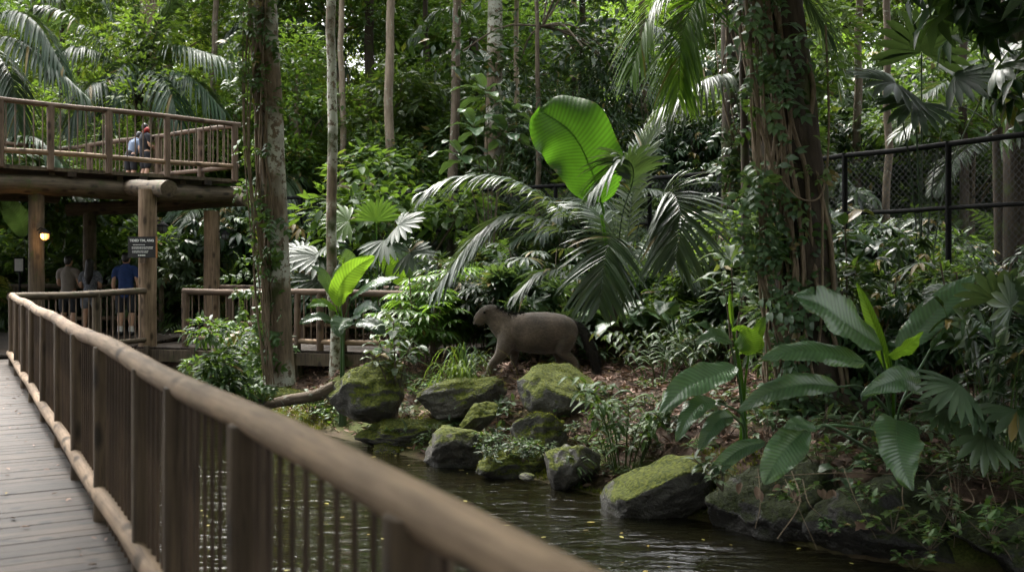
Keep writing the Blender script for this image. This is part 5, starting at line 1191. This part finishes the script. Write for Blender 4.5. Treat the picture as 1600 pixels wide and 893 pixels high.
bigpalm(-30, 27.5, 60, 'feather palm with long drooping dark fronds at the start of the raised walkway', [
    ([(20, 20, 27), (60, 40, 26.5), (100, 110, 26)], kk), ([(20, 60, 26.8), (70, 90, 26.2), (140, 155, 25.8)], kk), ([(0, 90, 27), (20, 130, 26.5), (30, 200, 26)], kk), ([(-20, -20, 27.5), (40, -30, 27.), (90, -5, 26.6)], kk), ([(-10, 110, 27), (0, 160, 26.5), (5, 230, 26.)], dict(kk, m='palm'))], 'palmdk', 521)
bigpalm(740, 34, 60, 'grey feather palm with one long hanging frond behind the straight trunks', [
    ([(700, 80, 33.5), (650, 120, 33), (618, 185, 32.5)], dict(kk, ll=1.3, m='palm')), ([(720, 100, 33), (690, 150, 32.5), (680, 210, 32)], dict(kk, m='palm')), ([(770, 100, 33), (800, 170, 32.5), (815, 240, 32)], dict(kk, m='palm')), ([(720, 20, 33), (680, 20, 32.5), (640, 60, 32)], dict(kk, m='palm'))], 'palmdk', 541)
bigpalm(425, 35, 40, 'feather palm half hidden behind the lichen-mottled tree', [
    ([(470, 30, 34.5), (510, 50, 34), (545, 120, 33.5)], kk), ([(390, 30, 34.5), (350, 60, 34), (330, 120, 33.5)], kk), ([(450, 90, 34), (480, 130, 33.5), (490, 200, 33)], kk), ([(440, 0, 35), (480, -30, 35)], kk)], 'palmdk', 546)
bigpalm(985, 30, 40, 'dark feather palm above the feathery fronds of the central palm', [
    ([(940, 30, 29.5), (900, 50, 29), (865, 120, 28.5)], kk), ([(960, 70, 29.5), (930, 110, 29), (915, 165, 28.6)], kk), ([(1020, 40, 29.5), (1060, 70, 29), (1085, 140, 28.6)], kk), ([(970, 0, 30), (930, -20, 29.6), (880, 0, 29)], kk), ([(1000, 90, 29.3), (1020, 140, 28.8), (1022, 200, 28.5)], kk)], 'palmdk', 551)
k2 = dict(ll=.85, n=44, w=.024, droop=.35, rach=.016, start=.3)
bigpalm(1160, 15.5, 60, 'slender palm with a pale arching frond beside the dark vine-hung trunk', [
    ([(1150, 110, 15.2), (1100, 125, 14.8), (1030, 172, 14.5)], dict(ll=.75, n=46, w=.022, droop=.75, m='palm', start=.45, fwd=.45)), ([(1120, 10, 15.2), (1075, -30, 14.9), (1020, 10, 14.6), (985, 120, 14.3)], dict(k2, m='palmbr', droop=.5)), ([(1130, 30, 15), (1090, 0, 14.7), (1065, 60, 14.4), (1060, 150, 14.2)], dict(k2, m='palmbr', droop=.6)),
    ([(1180, 0, 15.5), (1230, -40, 15.6), (1300, 60, 15.6)], k2), ([(1170, 20, 16), (1210, -20, 16.5), (1280, 20, 17), (1310, 140, 17)], dict(k2, m='palm')), ([(1150, -20, 15.5), (1120, -90, 15.3)], k2)], 'palmdk', 561, .06)
bigpalm(1560, 20, 200, 'feather palm with pale fronds beyond the fence beside the shadowed trunk', [
    ([(1500, 165, 19.5), (1450, 170, 19), (1400, 215, 18.6)], dict(k2, ll=.6, m='palm')), ([(1520, 150, 19.5), (1480, 130, 19), (1440, 150, 18.6)], dict(k2, ll=.6)), ([(1590, 160, 19.5), (1620, 180, 19)], k2), ([(1530, 220, 19), (1490, 250, 18.5), (1460, 300, 18.2)], dict(k2, ll=.5))], 'palmdk', 581, .12)
# tall leafy sapling left of the giant leaf
def sapling(px, d, label, nodes, L, lm, seed, cat='plant', wdt=.3, name='sapling', n=8):
    b = G(px, d); rng = R_(seed); root = empty(name, b, label, cat); st = MB()
    for (hx, hy, s) in nodes:
        h = P(hx, hy, d + rng.uniform(-.3, .3)) - b; tube(st, bez([np.array([rng.uniform(-.03, .03), 0, -.1]), h * np.array([.35, .35, .6]), h], 9), np.linspace(.018, .008, 9), 6, .5, False)
        lf = MB()
        for k in range(n):
            a = 2.4 * k + rng.uniform(-.3, .3); e = .75 - 1.1 * (1 - k / n); dv = np.array([math.cos(a), math.sin(a), 0.]); l = L * s * rng.uniform(.7, 1.1); o = h - np.array([0, 0, .05 * s * (n - k) * .5])
            pts = [o + dv * .03, o + dv * l * .5 + np.array([0, 0, l * .5 * e]), o + dv * l * .95 + np.array([0, 0, l * (.6 * e - .2)])]
            paddle(lf, pts, wdt * l * .5, (0, -.1, 1), 14, 3, 'ell', .25, .1, .002, 8, int(rng.integers(1e6)), rng.uniform(.2, .9))
        lf.build('leaf_whorl', M[lm], root)
    st.build('stem', M['barkmid'], root); return root
sapling(765, 21.5, 'tall leafy sapling with big drooping leaves left of the giant backlit leaf', [(758, 135, 1.1), (740, 190, 1.2), (790, 200, 1.1), (720, 235, 1.1), (770, 260, 1.2), (800, 170, .9)], .75, 'pad', 601, wdt=.42)
sapling(618, 14.15, 'pale-leaved seedling bush with pointed leaves growing behind the tall mossy boulder', [(615, 500, 1.), (592, 530, .8), (640, 540, .9), (618, 560, .9), (585, 552, .7)], .42, 'leafgr', 602, wdt=.36, name='seedling_bush')
sapling(1145, 14.2, 'rosette-leaved plant with a brown flower beside the hanging vines', [(1143, 402, 1.15), (1128, 440, .8), (1165, 450, .8)], .52, 'leafgr', 603, wdt=.26, name='rosette_plant', n=12)
sapling(1325, 12.6, 'dark glossy seedling beside the base of the massive leaning tree', [(1320, 345, 1.), (1340, 400, 1.1), (1310, 430, .9)], .6, 'leafdk', 604, wdt=.35, name='seedling_bush', n=9)
sapling(1300, 9.2, 'small dark five-leaved seedling on the bank under the hanging leaf', [(1318, 728, 1.)], .27, 'leafdk', 605, wdt=.5, name='seedling_bush', n=6)
def canes(px, d, label, n, h, L, lm, seed, spread=.35, w=.2):
    b = G(px, d); rng = R_(seed); root = empty('ginger_plant', b, label, 'plant'); st, lf = MB(), MB()
    for k in range(n):
        a = rng.uniform(0, 6.28); s = spread * rng.uniform(.2, 1); hh = h * rng.uniform(.6, 1.05); e = np.array([math.cos(a) * s * 1.8, math.sin(a) * s * 1.8, hh]); p = bez([np.array([math.cos(a) * s * .4, math.sin(a) * s * .4, -.08]), e * [.6, .6, .6], e], 12)
        tube(st, p, np.linspace(.009, .005, 12), 5, .5, False)
        for q in range(8):
            i = 4 + q; o = p[min(i, 11)]; aa = a + (PI / 2 if q % 2 else -PI / 2) + rng.uniform(-.5, .5); dv = np.array([math.cos(aa), math.sin(aa), rng.uniform(.0, .5)]); l = L * rng.uniform(.7, 1.1)
            paddle(lf, [o, o + dv * l * .5 + [0, 0, .03], o + dv * l - np.array([0, 0, l * .35])], w * l * .5, (0, -.1, 1), 12, 2, 'ell', .3, .1, .0, 8, int(rng.integers(1e6)), rng.uniform(.1, .9))
    lf.build('foliage', M[lm], root); st.build('cane', M['cover'], root); return root
canes(975, 11.6, 'leafy ginger clump with thin canes growing behind the sloping slab', 14, 1.0, .34, 'cover', 701)
canes(1030, 14.6, 'low pale ginger clump on the leaf litter below the palm', 14, .75, .32, 'leafgr', 702, .6)
canes(1090, 15.5, 'second low ginger clump nearer the hanging vines', 12, .7, .3, 'leafgr', 703, .6)
canes(905, 11.35, 'small leafy seedling at the stream edge against the slanted rock', 6, .32, .2, 'leafgr', 704, .15)
canes(1560, 8.9, 'dense dark clump of narrow leaves behind the fan-leaved palms', 16, 1.5, .4, 'leafdk', 705, .5)
def tuft(px, d, label, n, L, seed):
    b = G(px, d); rng = R_(seed); mb = MB()
    for k in range(n):
        a = rng.uniform(0, 6.28); l = L * rng.uniform(.5, 1.1); o = np.array([rng.normal(0, .05), rng.normal(0, .05), -.03]); s = rng.uniform(.2, .75); dv = np.array([math.cos(a), math.sin(a), 0]) * s
        q = bez([o, o + dv * l * .4 + [0, 0, l * .6], o + dv * l * .85 + [0, 0, l * (.75 - .3 * s)], o + dv * l * 1.2 + [0, 0, l * (.7 - .9 * s)]], 9); T = nrm(np.gradient(q, axis=0)); sd = nrm(np.cross(T, [0, 0, 1.])); w = .012 * np.array([.6, .9, 1, 1, .95, .8, .6, .35, .05])[:, None]
        v = np.stack([q - sd * w, q + sd * w], 1).reshape(-1, 3); mb.add(v, np.array([(2 * i, 2 * i + 1, 2 * i + 3, 2 * i + 2) for i in range(8)]), rng.random(), np.stack([np.tile([-1, 1], 9), np.repeat(np.linspace(0, 1, 9), 2), np.full(18, rng.random())], -1))
    o = mb.build('grass_tuft', M['grass']); o.location = b; return tag(o, label, 'grass')
tuft(712, 14.45, 'arching grass tuft on top of the low dark flat boulder', 70, .75, 801).location[2] += .28
tuft(726, 15.0, 'taller upright grass tuft in front of the head of the animal', 45, 1.05, 802)
tuft(690, 14.9, 'fine grass tuft between the bright fan clump and the flat boulder', 40, .6, 804)
# right-hand fan / feather leaves near the frame edge
fanpalm(1545, 8.9, 'dark fan-leaved palm with hand-like leaves at the stream bank edge of the view', [
    (1555, 470, 9.0, (.1, -.4, .8), (0, -.9, .4), .42, 12, 210, 'palm'), (1520, 520, 8.9, (-.6, -.4, .3), (0, -.8, .5), .36, 11, 190, 'palm'), (1480, 640, 8.7, (-.9, -.3, .0), (0, -.6, .8), .34, 11, 150, 'palm'),
    (1500, 600, 8.6, (-.8, -.4, -.25), (0, -.6, .8), .42, 11, 150, 'palm'), (1560, 560, 8.7, (-.3, -.5, .5), (0, -.8, .5), .42, 11, 200, 'palm'), (1580, 480, 8.9, (-.4, -.3, .6), (0, -.8, .5), .40, 11, 200, 'palm'), (1590, 640, 8.5, (-.2, -.7, -.4), (0, -.7, .7), .40, 11, 200, 'palm'), (1540, 680, 8.5, (-.6, -.5, -.5), (0, -.8, .6), .35, 9, 180, 'palm'), (1600, 540, 8.7, (.3, -.6, .2), (0, -.7, .7), .42, 11, 200, 'palm'), (1530, 640, 8.6, (-.7, -.5, -.1), (0, -.6, .8), .38, 10, 160, 'palm')], 'palm')

# ------------------------------------------------------------------ filler shrubs by zone
LS = {'lance': ('mid-green understorey shrub with pointed leaves', 'pointed-leaved understorey shrubs'), 'dark': ('dark understorey shrub with hand-shaped leaves', 'dark hand-leaved understorey shrubs'), 'bright': ('fresh green understorey shrub with small oval leaves', 'small oval-leaved green shrubs'),
      'grey': ('grey-green understorey shrub with hand-shaped leaves', 'grey-green hand-leaved shrubs'), 'ros': ('pale understorey shrub with rosettes of leaves', 'pale rosette shrubs'), 'fern': ('feathery understorey shrub with fern-like leaves', 'fern-like understorey shrubs'), 'rhap': ('fresh green fan-leaved clump in the undergrowth', 'fresh fan-leaved clumps'), 'rhapdk': ('dark fan-leaved clump in the undergrowth', 'dark fan-leaved clumps'),
      'big': ('dark broad-leaved undergrowth plant', 'dark broad-leaved undergrowth plants'), 'bigbr': ('fresh green broad-leaved undergrowth plant', 'fresh broad-leaved undergrowth plants'), 'palm': ('young grey-green feather palm in the undergrowth', 'young grey-green feather palms'), 'palmdk': ('young dark feather palm in the undergrowth', 'young dark feather palms'),
      'herb': ('low leafy seedling on the bank', 'low leafy bank seedlings'), 'herbgr': ('low grey-green seedling with narrow leaves', 'low grey-green seedlings'), 'herbw': ('low round-leaved seedling on the ground', 'low round-leaved seedlings'), 'fan': ('tall dark fan palm in the undergrowth', 'tall dark fan palms')}
pl2 = []
def zone(n, px0, px1, d0, d1, keys, wts, r=.5, smin=.7, smax=1.2, avoid=None):
    k = 0
    for t in range(n * 40):
        if k >= n: break
        d = rg.uniform(d0, d1); px = rg.uniform(px0, px1); x = (px - 800) / F * d
        if avoid and avoid(px, d, x): continue
        if any((a - x) ** 2 + (b - d) ** 2 < (r + c) ** 2 * .7 for a, b, c in pl2): continue
        if ground_z(x, d) < -.93: continue
        pl2.append((x, d, r)); key = rg.choice(keys, p=np.array(wts) / sum(wts)); put(SH, key, x, d, LS[key][0], LS[key][1], sc=rg.uniform(smin, smax), rz=rg.uniform(0, 6.28)); k += 1
onwalk = lambda px, d, x: (x < -6.4 and d < 24.3) or (x < -1.2 and 17.2 + (-1 - x) * .27 < d < 20.8 + (-1 - x) * .27)
zone(34, -60, 470, 24.3, 28.5, ['lance', 'dark', 'grey', 'bright', 'fern', 'bigbr', 'fan', 'palmdk'], [3, 3, 2, 2, 2, 2, 1, 1], .5, .9, 1.5, onwalk)
zone(26, 470, 1000, 20.6, 23.2, ['lance', 'bright', 'ros', 'grey', 'fern', 'palmdk', 'dark'], [2, 2, 2, 2, 1, 1, 2], .45, .75, 1.1, onwalk)
zone(16, 860, 1260, 22.5, 28, ['bright', 'lance', 'grey', 'dark', 'bigbr'], [3, 3, 1, 2, 1], .5, 1.1, 1.9)
forest(10, 880, 1240, 25, 34, ['broad1', 'broad2', 'dark1'], [3, 2, 1], .9, .5, .75)
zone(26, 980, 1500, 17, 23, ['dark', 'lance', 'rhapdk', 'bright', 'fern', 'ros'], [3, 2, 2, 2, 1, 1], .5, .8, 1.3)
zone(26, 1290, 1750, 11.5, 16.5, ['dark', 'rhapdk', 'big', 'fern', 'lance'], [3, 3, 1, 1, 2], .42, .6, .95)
zone(24, 1300, 1800, 18, 26, ['lance', 'dark', 'fern', 'bigbr', 'bright'], [2, 3, 2, 2, 1], .5, .7, 1.6)
forest(13, 250, 1150, 31, 42, ['tall1', 'tall2', 'tall3'], [2, 2, 2], 1.3, .62, .85)
zone(20, 500, 1300, 27.8, 31, ['bright', 'lance', 'ros', 'grey', 'bigbr'], [3, 2, 1, 2, 1], .6, 1.3, 2.0)
zone(16, -60, 560, 28, 33, ['bright', 'lance', 'grey', 'bigbr', 'palm'], [3, 2, 2, 1, 1], .6, 1.4, 2.2)
# left foot of the vine-covered tree and the bank
zone(20, 350, 520, 13.4, 16.6, ['herb', 'herbgr', 'herbw'], [3, 3, 2], .2, .8, 1.5)
zone(34, 540, 790, 12.5, 16.2, ['herb', 'herbgr', 'herbw'], [2, 2, 2], .15, .5, 1.0)
zone(24, 760, 1010, 10.8, 13.4, ['herb', 'herbgr', 'herbw'], [2, 2, 2], .15, .45, .85)
zone(30, 1040, 1400, 9.0, 12., ['herb', 'herbgr', 'herbw'], [2, 2, 2], .15, .6, 1.1)
zone(34, 1360, 1660, 8.4, 10.4, ['herbw', 'herb', 'herbgr'], [2, 2, 2], .13, .6, 1.1)
zone(16, 780, 1260, 16.3, 17.8, ['herbw', 'herbgr', 'big', 'ros'], [3, 2, 1, 1], .25, .7, 1.2)
put(SH, 'lance', *P(372, 0, 15.2)[:2], 'rounded leafy shrub overhanging the water beside the vine-covered trunk', sc=.75, rz=1., z=-.75)
put(SH, 'lance', *P(345, 0, 16.6)[:2], 'fresh shrub at the corner of the side boardwalk', sc=.6, rz=2., z=-.6)
rb = R_(93)
for k in range(16):
    px, py = rb.uniform(752, 850), 0; d = rb.uniform(11.75, 12.5); q = P(px, 0, d); put(SH, ['herb', 'herbgr', 'herbw'][k % 3], q[0], q[1], *LS[['herb', 'herbgr', 'herbw'][k % 3]], sc=rb.uniform(.35, .6), rz=k, z=-.80 + rb.uniform(-.05, .12))
for k in range(9):
    px = rb.uniform(570, 690); d = rb.uniform(13.6, 14.1); q = P(px, 0, d); put(SH, ['herb', 'herbw'][k % 2], q[0], q[1], *LS[['herb', 'herbw'][k % 2]], sc=rb.uniform(.3, .5), rz=k, z=-.78 + rb.uniform(-.04, .08))
for (px, py, d, k, sc) in ((1395, 806, 8.3, 'herbw', .8), (1452, 832, 8.15, 'herb', .7), (1296, 812, 8.6, 'herbw', .6), (1545, 812, 8.1, 'herb', .9), (1490, 790, 8.3, 'herbgr', .8), (1130, 742, 9.4, 'herbgr', .9), (1350, 770, 8.6, 'herb', .7), (1585, 850, 8., 'herbw', .9), (1240, 760, 8.9, 'herbw', .7), (1430, 862, 8.1, 'herbw', .6)):
    q = P(px, py, d); put(SH, k, q[0], q[1], *LS[k], sc=sc, rz=rb.uniform(0, 6), z=q[2] - .12)
leafvine('hanging_root', [[P(x + rb.uniform(-20, 10), 735 + rb.uniform(-20, 20), 8.75), P(x + rb.uniform(-12, 12), 785, 8.45), P(x + rb.uniform(-45, 45), 835 + rb.uniform(-30, 25), 8.4)] for x in rb.uniform(1180, 1600, 13)] + [[P(1180, 745, 8.8), P(1320, 738, 8.75), P(1460, 742, 8.75), P(1600, 735, 8.75)]], rb.uniform(.002, .005, 14), 'fine roots and stems trailing down the dark mossy bank under the broad leaves', 0, .07, 51, 'litter')
put(SH, 'bright', *P(625, 0, 24.8)[:2], 'round bright shrub below the pale straight trunk', sc=1.9, rz=2.)

# ------------------------------------------------------------------ litter, moss, ground plants (uncountable)
rng = R_(91); N_ = 46000; d = np.sqrt(rng.uniform(8.3 ** 2, 24 ** 2, N_)); px = rng.uniform(380, 1700, N_); x = (px - 800) / F * d; s = d - np.interp(x, SX, SY); z = ground_z(x, d)
ok = (s > .25) & ((s > 1.0) | (rng.random(N_) < .35)) & (rng.random(N_) < np.clip(1.3 - (d - 12) / 14, .2, 1)); x, d, z = x[ok], d[ok], z[ok]; n = len(x); mb = MB()
scatter(mb, leaf_fine(.36, .35, -.15), np.stack([x, d, z + rng.uniform(.0, .035, n)], -1), np.stack([rng.normal(size=n), rng.normal(size=n), rng.normal(0, .25, n)], -1), np.tile([0, 0, 1.], (n, 1)) + rng.normal(size=(n, 3)) * .4, rng.uniform(.05, .15, n), rng.random(n))
tag(mb.build('leaf_litter', M['litter']), 'dry brown leaf litter covering the bank', 'leaf litter', kind='stuff')
N_ = 14000; x = rng.uniform(-5, 2.5, N_); s = rng.uniform(.0, 1.6, N_); d = np.interp(x, SX, SY) + s; z = ground_z(x, d); ok = noise3(np.stack([x, d, 0 * x], -1) * .9, 5, 3) + .5 - s * .5 > .15; x, d, z = x[ok], d[ok], z[ok]; n = len(x); mb = MB()
scatter(mb, leaf_quick(.3, .1, .4), np.stack([x, d, z], -1), np.stack([rng.normal(size=n) * .6, rng.normal(size=n) * .6, np.ones(n)], -1), rng.normal(size=(n, 3)), rng.uniform(.025, .075, n), rng.random(n))
tag(mb.build('moss', M['moss']), 'short moss and fine grass along the stream edge', 'moss', kind='stuff')
N_ = 9000; d = np.sqrt(rng.uniform(8.3 ** 2, 20 ** 2, N_)); px = rng.uniform(330, 1700, N_); x = (px - 800) / F * d; s = d - np.interp(x, SX, SY); z = ground_z(x, d); ok = (s > .1) & (noise3(np.stack([x, d, 0 * x], -1) * .8, 8, 3) > .25); x, d, z = x[ok], d[ok], z[ok]; n = len(x); mb = MB()
scatter(mb, LFW, np.stack([x, d, z + rng.uniform(.02, .12, n)], -1), np.stack([rng.normal(size=n), rng.normal(size=n), rng.normal(.1, .3, n)], -1), np.tile([0, -.2, 1.], (n, 1)) + rng.normal(size=(n, 3)) * .25, rng.uniform(.05, .11, n), rng.random(n))
tag(mb.build('ground_cover', M['cover']), 'low creeping leaves over the forest floor', 'ground cover', kind='stuff')
N_ = 150; d = rng.uniform(1.5, 15.4, N_); of = np.abs(rng.normal(0, .7, N_)) + .05; x = RX(d) + n_[0] * of; y = d + n_[1] * of; mb = MB()
scatter(mb, leaf_fine(.42, .3, -.12), np.stack([x, y, np.full(N_, .008)], -1), np.stack([rng.normal(size=N_), rng.normal(size=N_), np.zeros(N_)], -1), np.tile([0, 0, 1.], (N_, 1)) + rng.normal(size=(N_, 3)) * .15, rng.uniform(.02, .06, N_), rng.random(N_))
tag(mb.build('fallen_leaves', M['litter']), 'small dry leaves lying on the boardwalk planks', 'leaves', kind='stuff')
N_ = 110; x = rng.uniform(-3.5, 3.2, N_); d = np.interp(x, SX, SY) - rng.uniform(.2, 7, N_); n = N_; mb = MB()
scatter(mb, leaf_fine(.5, .05, .02), np.stack([x, d, np.full(n, -.992)], -1), np.stack([rng.normal(size=n), rng.normal(size=n), np.zeros(n)], -1), np.tile([0, 0, 1.], (n, 1)), rng.uniform(.03, .09, n), rng.random(n))
tag(mb.build('floating_leaves', M['yleaf']), 'fallen yellow leaves floating on the stream', 'leaves', kind='stuff')
N_ = 40; mb = MB()
for (px, py, d) in ((1150, 752, 9.2), (1178, 762, 9.1), (1226, 757, 9.), (1238, 770, 8.95), (1298, 762, 8.9), (1280, 766, 8.9), (1342, 812, 8.4), (1560, 830, 8.2)):
    for k in range(2): scatter(mb, leaf_fine(.5, .4, -.2), np.array([P(px + rng.uniform(-8, 8), py + rng.uniform(-4, 4), d)]), np.array([[rng.normal(), -.4, -.8]]), np.array([[0, -1., .2]]), rng.uniform(.08, .14), .75)
tag(mb.build('dead_leaves', M['litter']), 'curled brown leaves caught on the dark bank', 'leaves', kind='stuff')

# ------------------------------------------------------------------ added trees beside and behind the viewpoint, mostly out of view (shade and reflections)
for k, (key, x, y, s, rz) in enumerate([('dark2', 10.5, 9.5, 1.1, 0), ('dark1', 8.6, 12.6, 1.15, 1), ('dark2', 12, 15, 1.2, 2), ('tall3', 9, 4, .8, 0), ('tall1', -13, 4, .8, 1), ('tall2', -6, -9, .8, 2), ('tall1', 4, -10, .8, 3), ('tall3', 14, -6, .9, 4), ('tall2', -15, -6, .9, 0), ('broad1', -12, 9, 1., 2), ('broad1', 9, -9, 1.2, 2), ('dark2', -1, -11, 1.2, 1), ('dark2', -9, -11, 1.2, 1), ('tall1', -6.5, 1.5, .75, 0), ('tall2', -5.5, -4.5, .8, 1), ('tall1', 1.5, -5.5, .75, 2), ('tall2', -9.5, 6, .72, 3), ('broad1', -7, -2, 1.1, 1), ('broad2', -10, 3, 1.1, 2), ('broad1', -3.5, -7.5, 1.1, 4), ('broad2', 3.5, -7.5, 1.1, 5), ('tall2', 7, -3, .8, 5), ('tall2', 5.2, 3.6, .66, 4), ('tall1', -7.0, 7.2, .72, 5), ('tall2', -6.2, 4.2, .66, 3)]):
    o = put(TREES, key, x, y, LBL[key][0], LBL[key][1], sc=s, rz=rz)  # added shade trees reuse the labels of the forest trees
    if (x, y) in ((-7.0, 7.2), (-6.2, 4.2)): o.rotation_euler = (0, .32, 0)  # leaned so their unseen crowns shade the boardwalk
    if (x, y) == (5.2, 3.6): o.rotation_euler = (-.12, -.15, 0)  # unseen tree added and leaned to shade the right bank
# drop prototypes that were never placed
def rm(o):
    for c in list(o.children): rm(c)
    bpy.data.objects.remove(o)
for src in (TREES, SH):
    for k, o in src.items():
        if (id(src), k) not in USED: rm(o)

# ------------------------------------------------------------------ light, sky, camera
w = bpy.data.worlds.new('World'); scn.world = w; w.use_nodes = True; nt = w.node_tree
SUN_EL, SUN_AZ = math.radians(56), math.radians(-28)   # azimuth from +Y towards +X
sky = nt.nodes.new('ShaderNodeTexSky'); sky.sky_type = 'NISHITA'; sky.sun_disc = False; sky.sun_elevation = SUN_EL; sky.sun_rotation = SUN_AZ; sky.dust_density = 6; sky.air_density = 1.0; sky.ozone_density = 1.0
hs = nt.nodes.new('ShaderNodeHueSaturation'); hs.inputs['Saturation'].default_value = .22; nt.links.new(sky.outputs[0], hs.inputs['Color']); nt.links.new(hs.outputs[0], nt.nodes['Background'].inputs[0]); nt.nodes['Background'].inputs[1].default_value = .15
sl = bpy.data.lights.new('sun', 'SUN'); sl.energy = 1.3; sl.angle = math.radians(26); sl.color = (1, .95, .87)
so = bpy.data.objects.new('sun', sl); COL.objects.link(so)
dv = Vector((math.sin(SUN_AZ) * math.cos(SUN_EL), math.cos(SUN_AZ) * math.cos(SUN_EL), math.sin(SUN_EL))); so.rotation_euler = dv.to_track_quat('Z', 'Y').to_euler()
cam = bpy.data.cameras.new('camera'); co = bpy.data.objects.new('camera', cam); COL.objects.link(co); scn.camera = co
co.location = (0, 0, EYE); co.rotation_euler = (PI / 2, 0, 0); cam.sensor_width = 36; cam.lens = 36 * F / 1600; cam.shift_y = -(446.5 - HY) / 1600
cam.clip_end = 2000; cam.clip_start = .05; cam.dof.use_dof = True; cam.dof.focus_distance = 15; cam.dof.aperture_fstop = 2.0
scn.view_settings.view_transform = 'Standard'; scn.view_settings.look = 'None'; scn.view_settings.gamma = 1; scn.view_settings.exposure = 2.65
cy = scn.cycles; cy.use_denoising = True; cy.max_bounces = 7; cy.diffuse_bounces = 4; cy.glossy_bounces = 3; cy.transmission_bounces = 4; cy.transparent_max_bounces = 6; cy.caustics_reflective = False; cy.caustics_refractive = False; cy.sample_clamp_indirect = 6
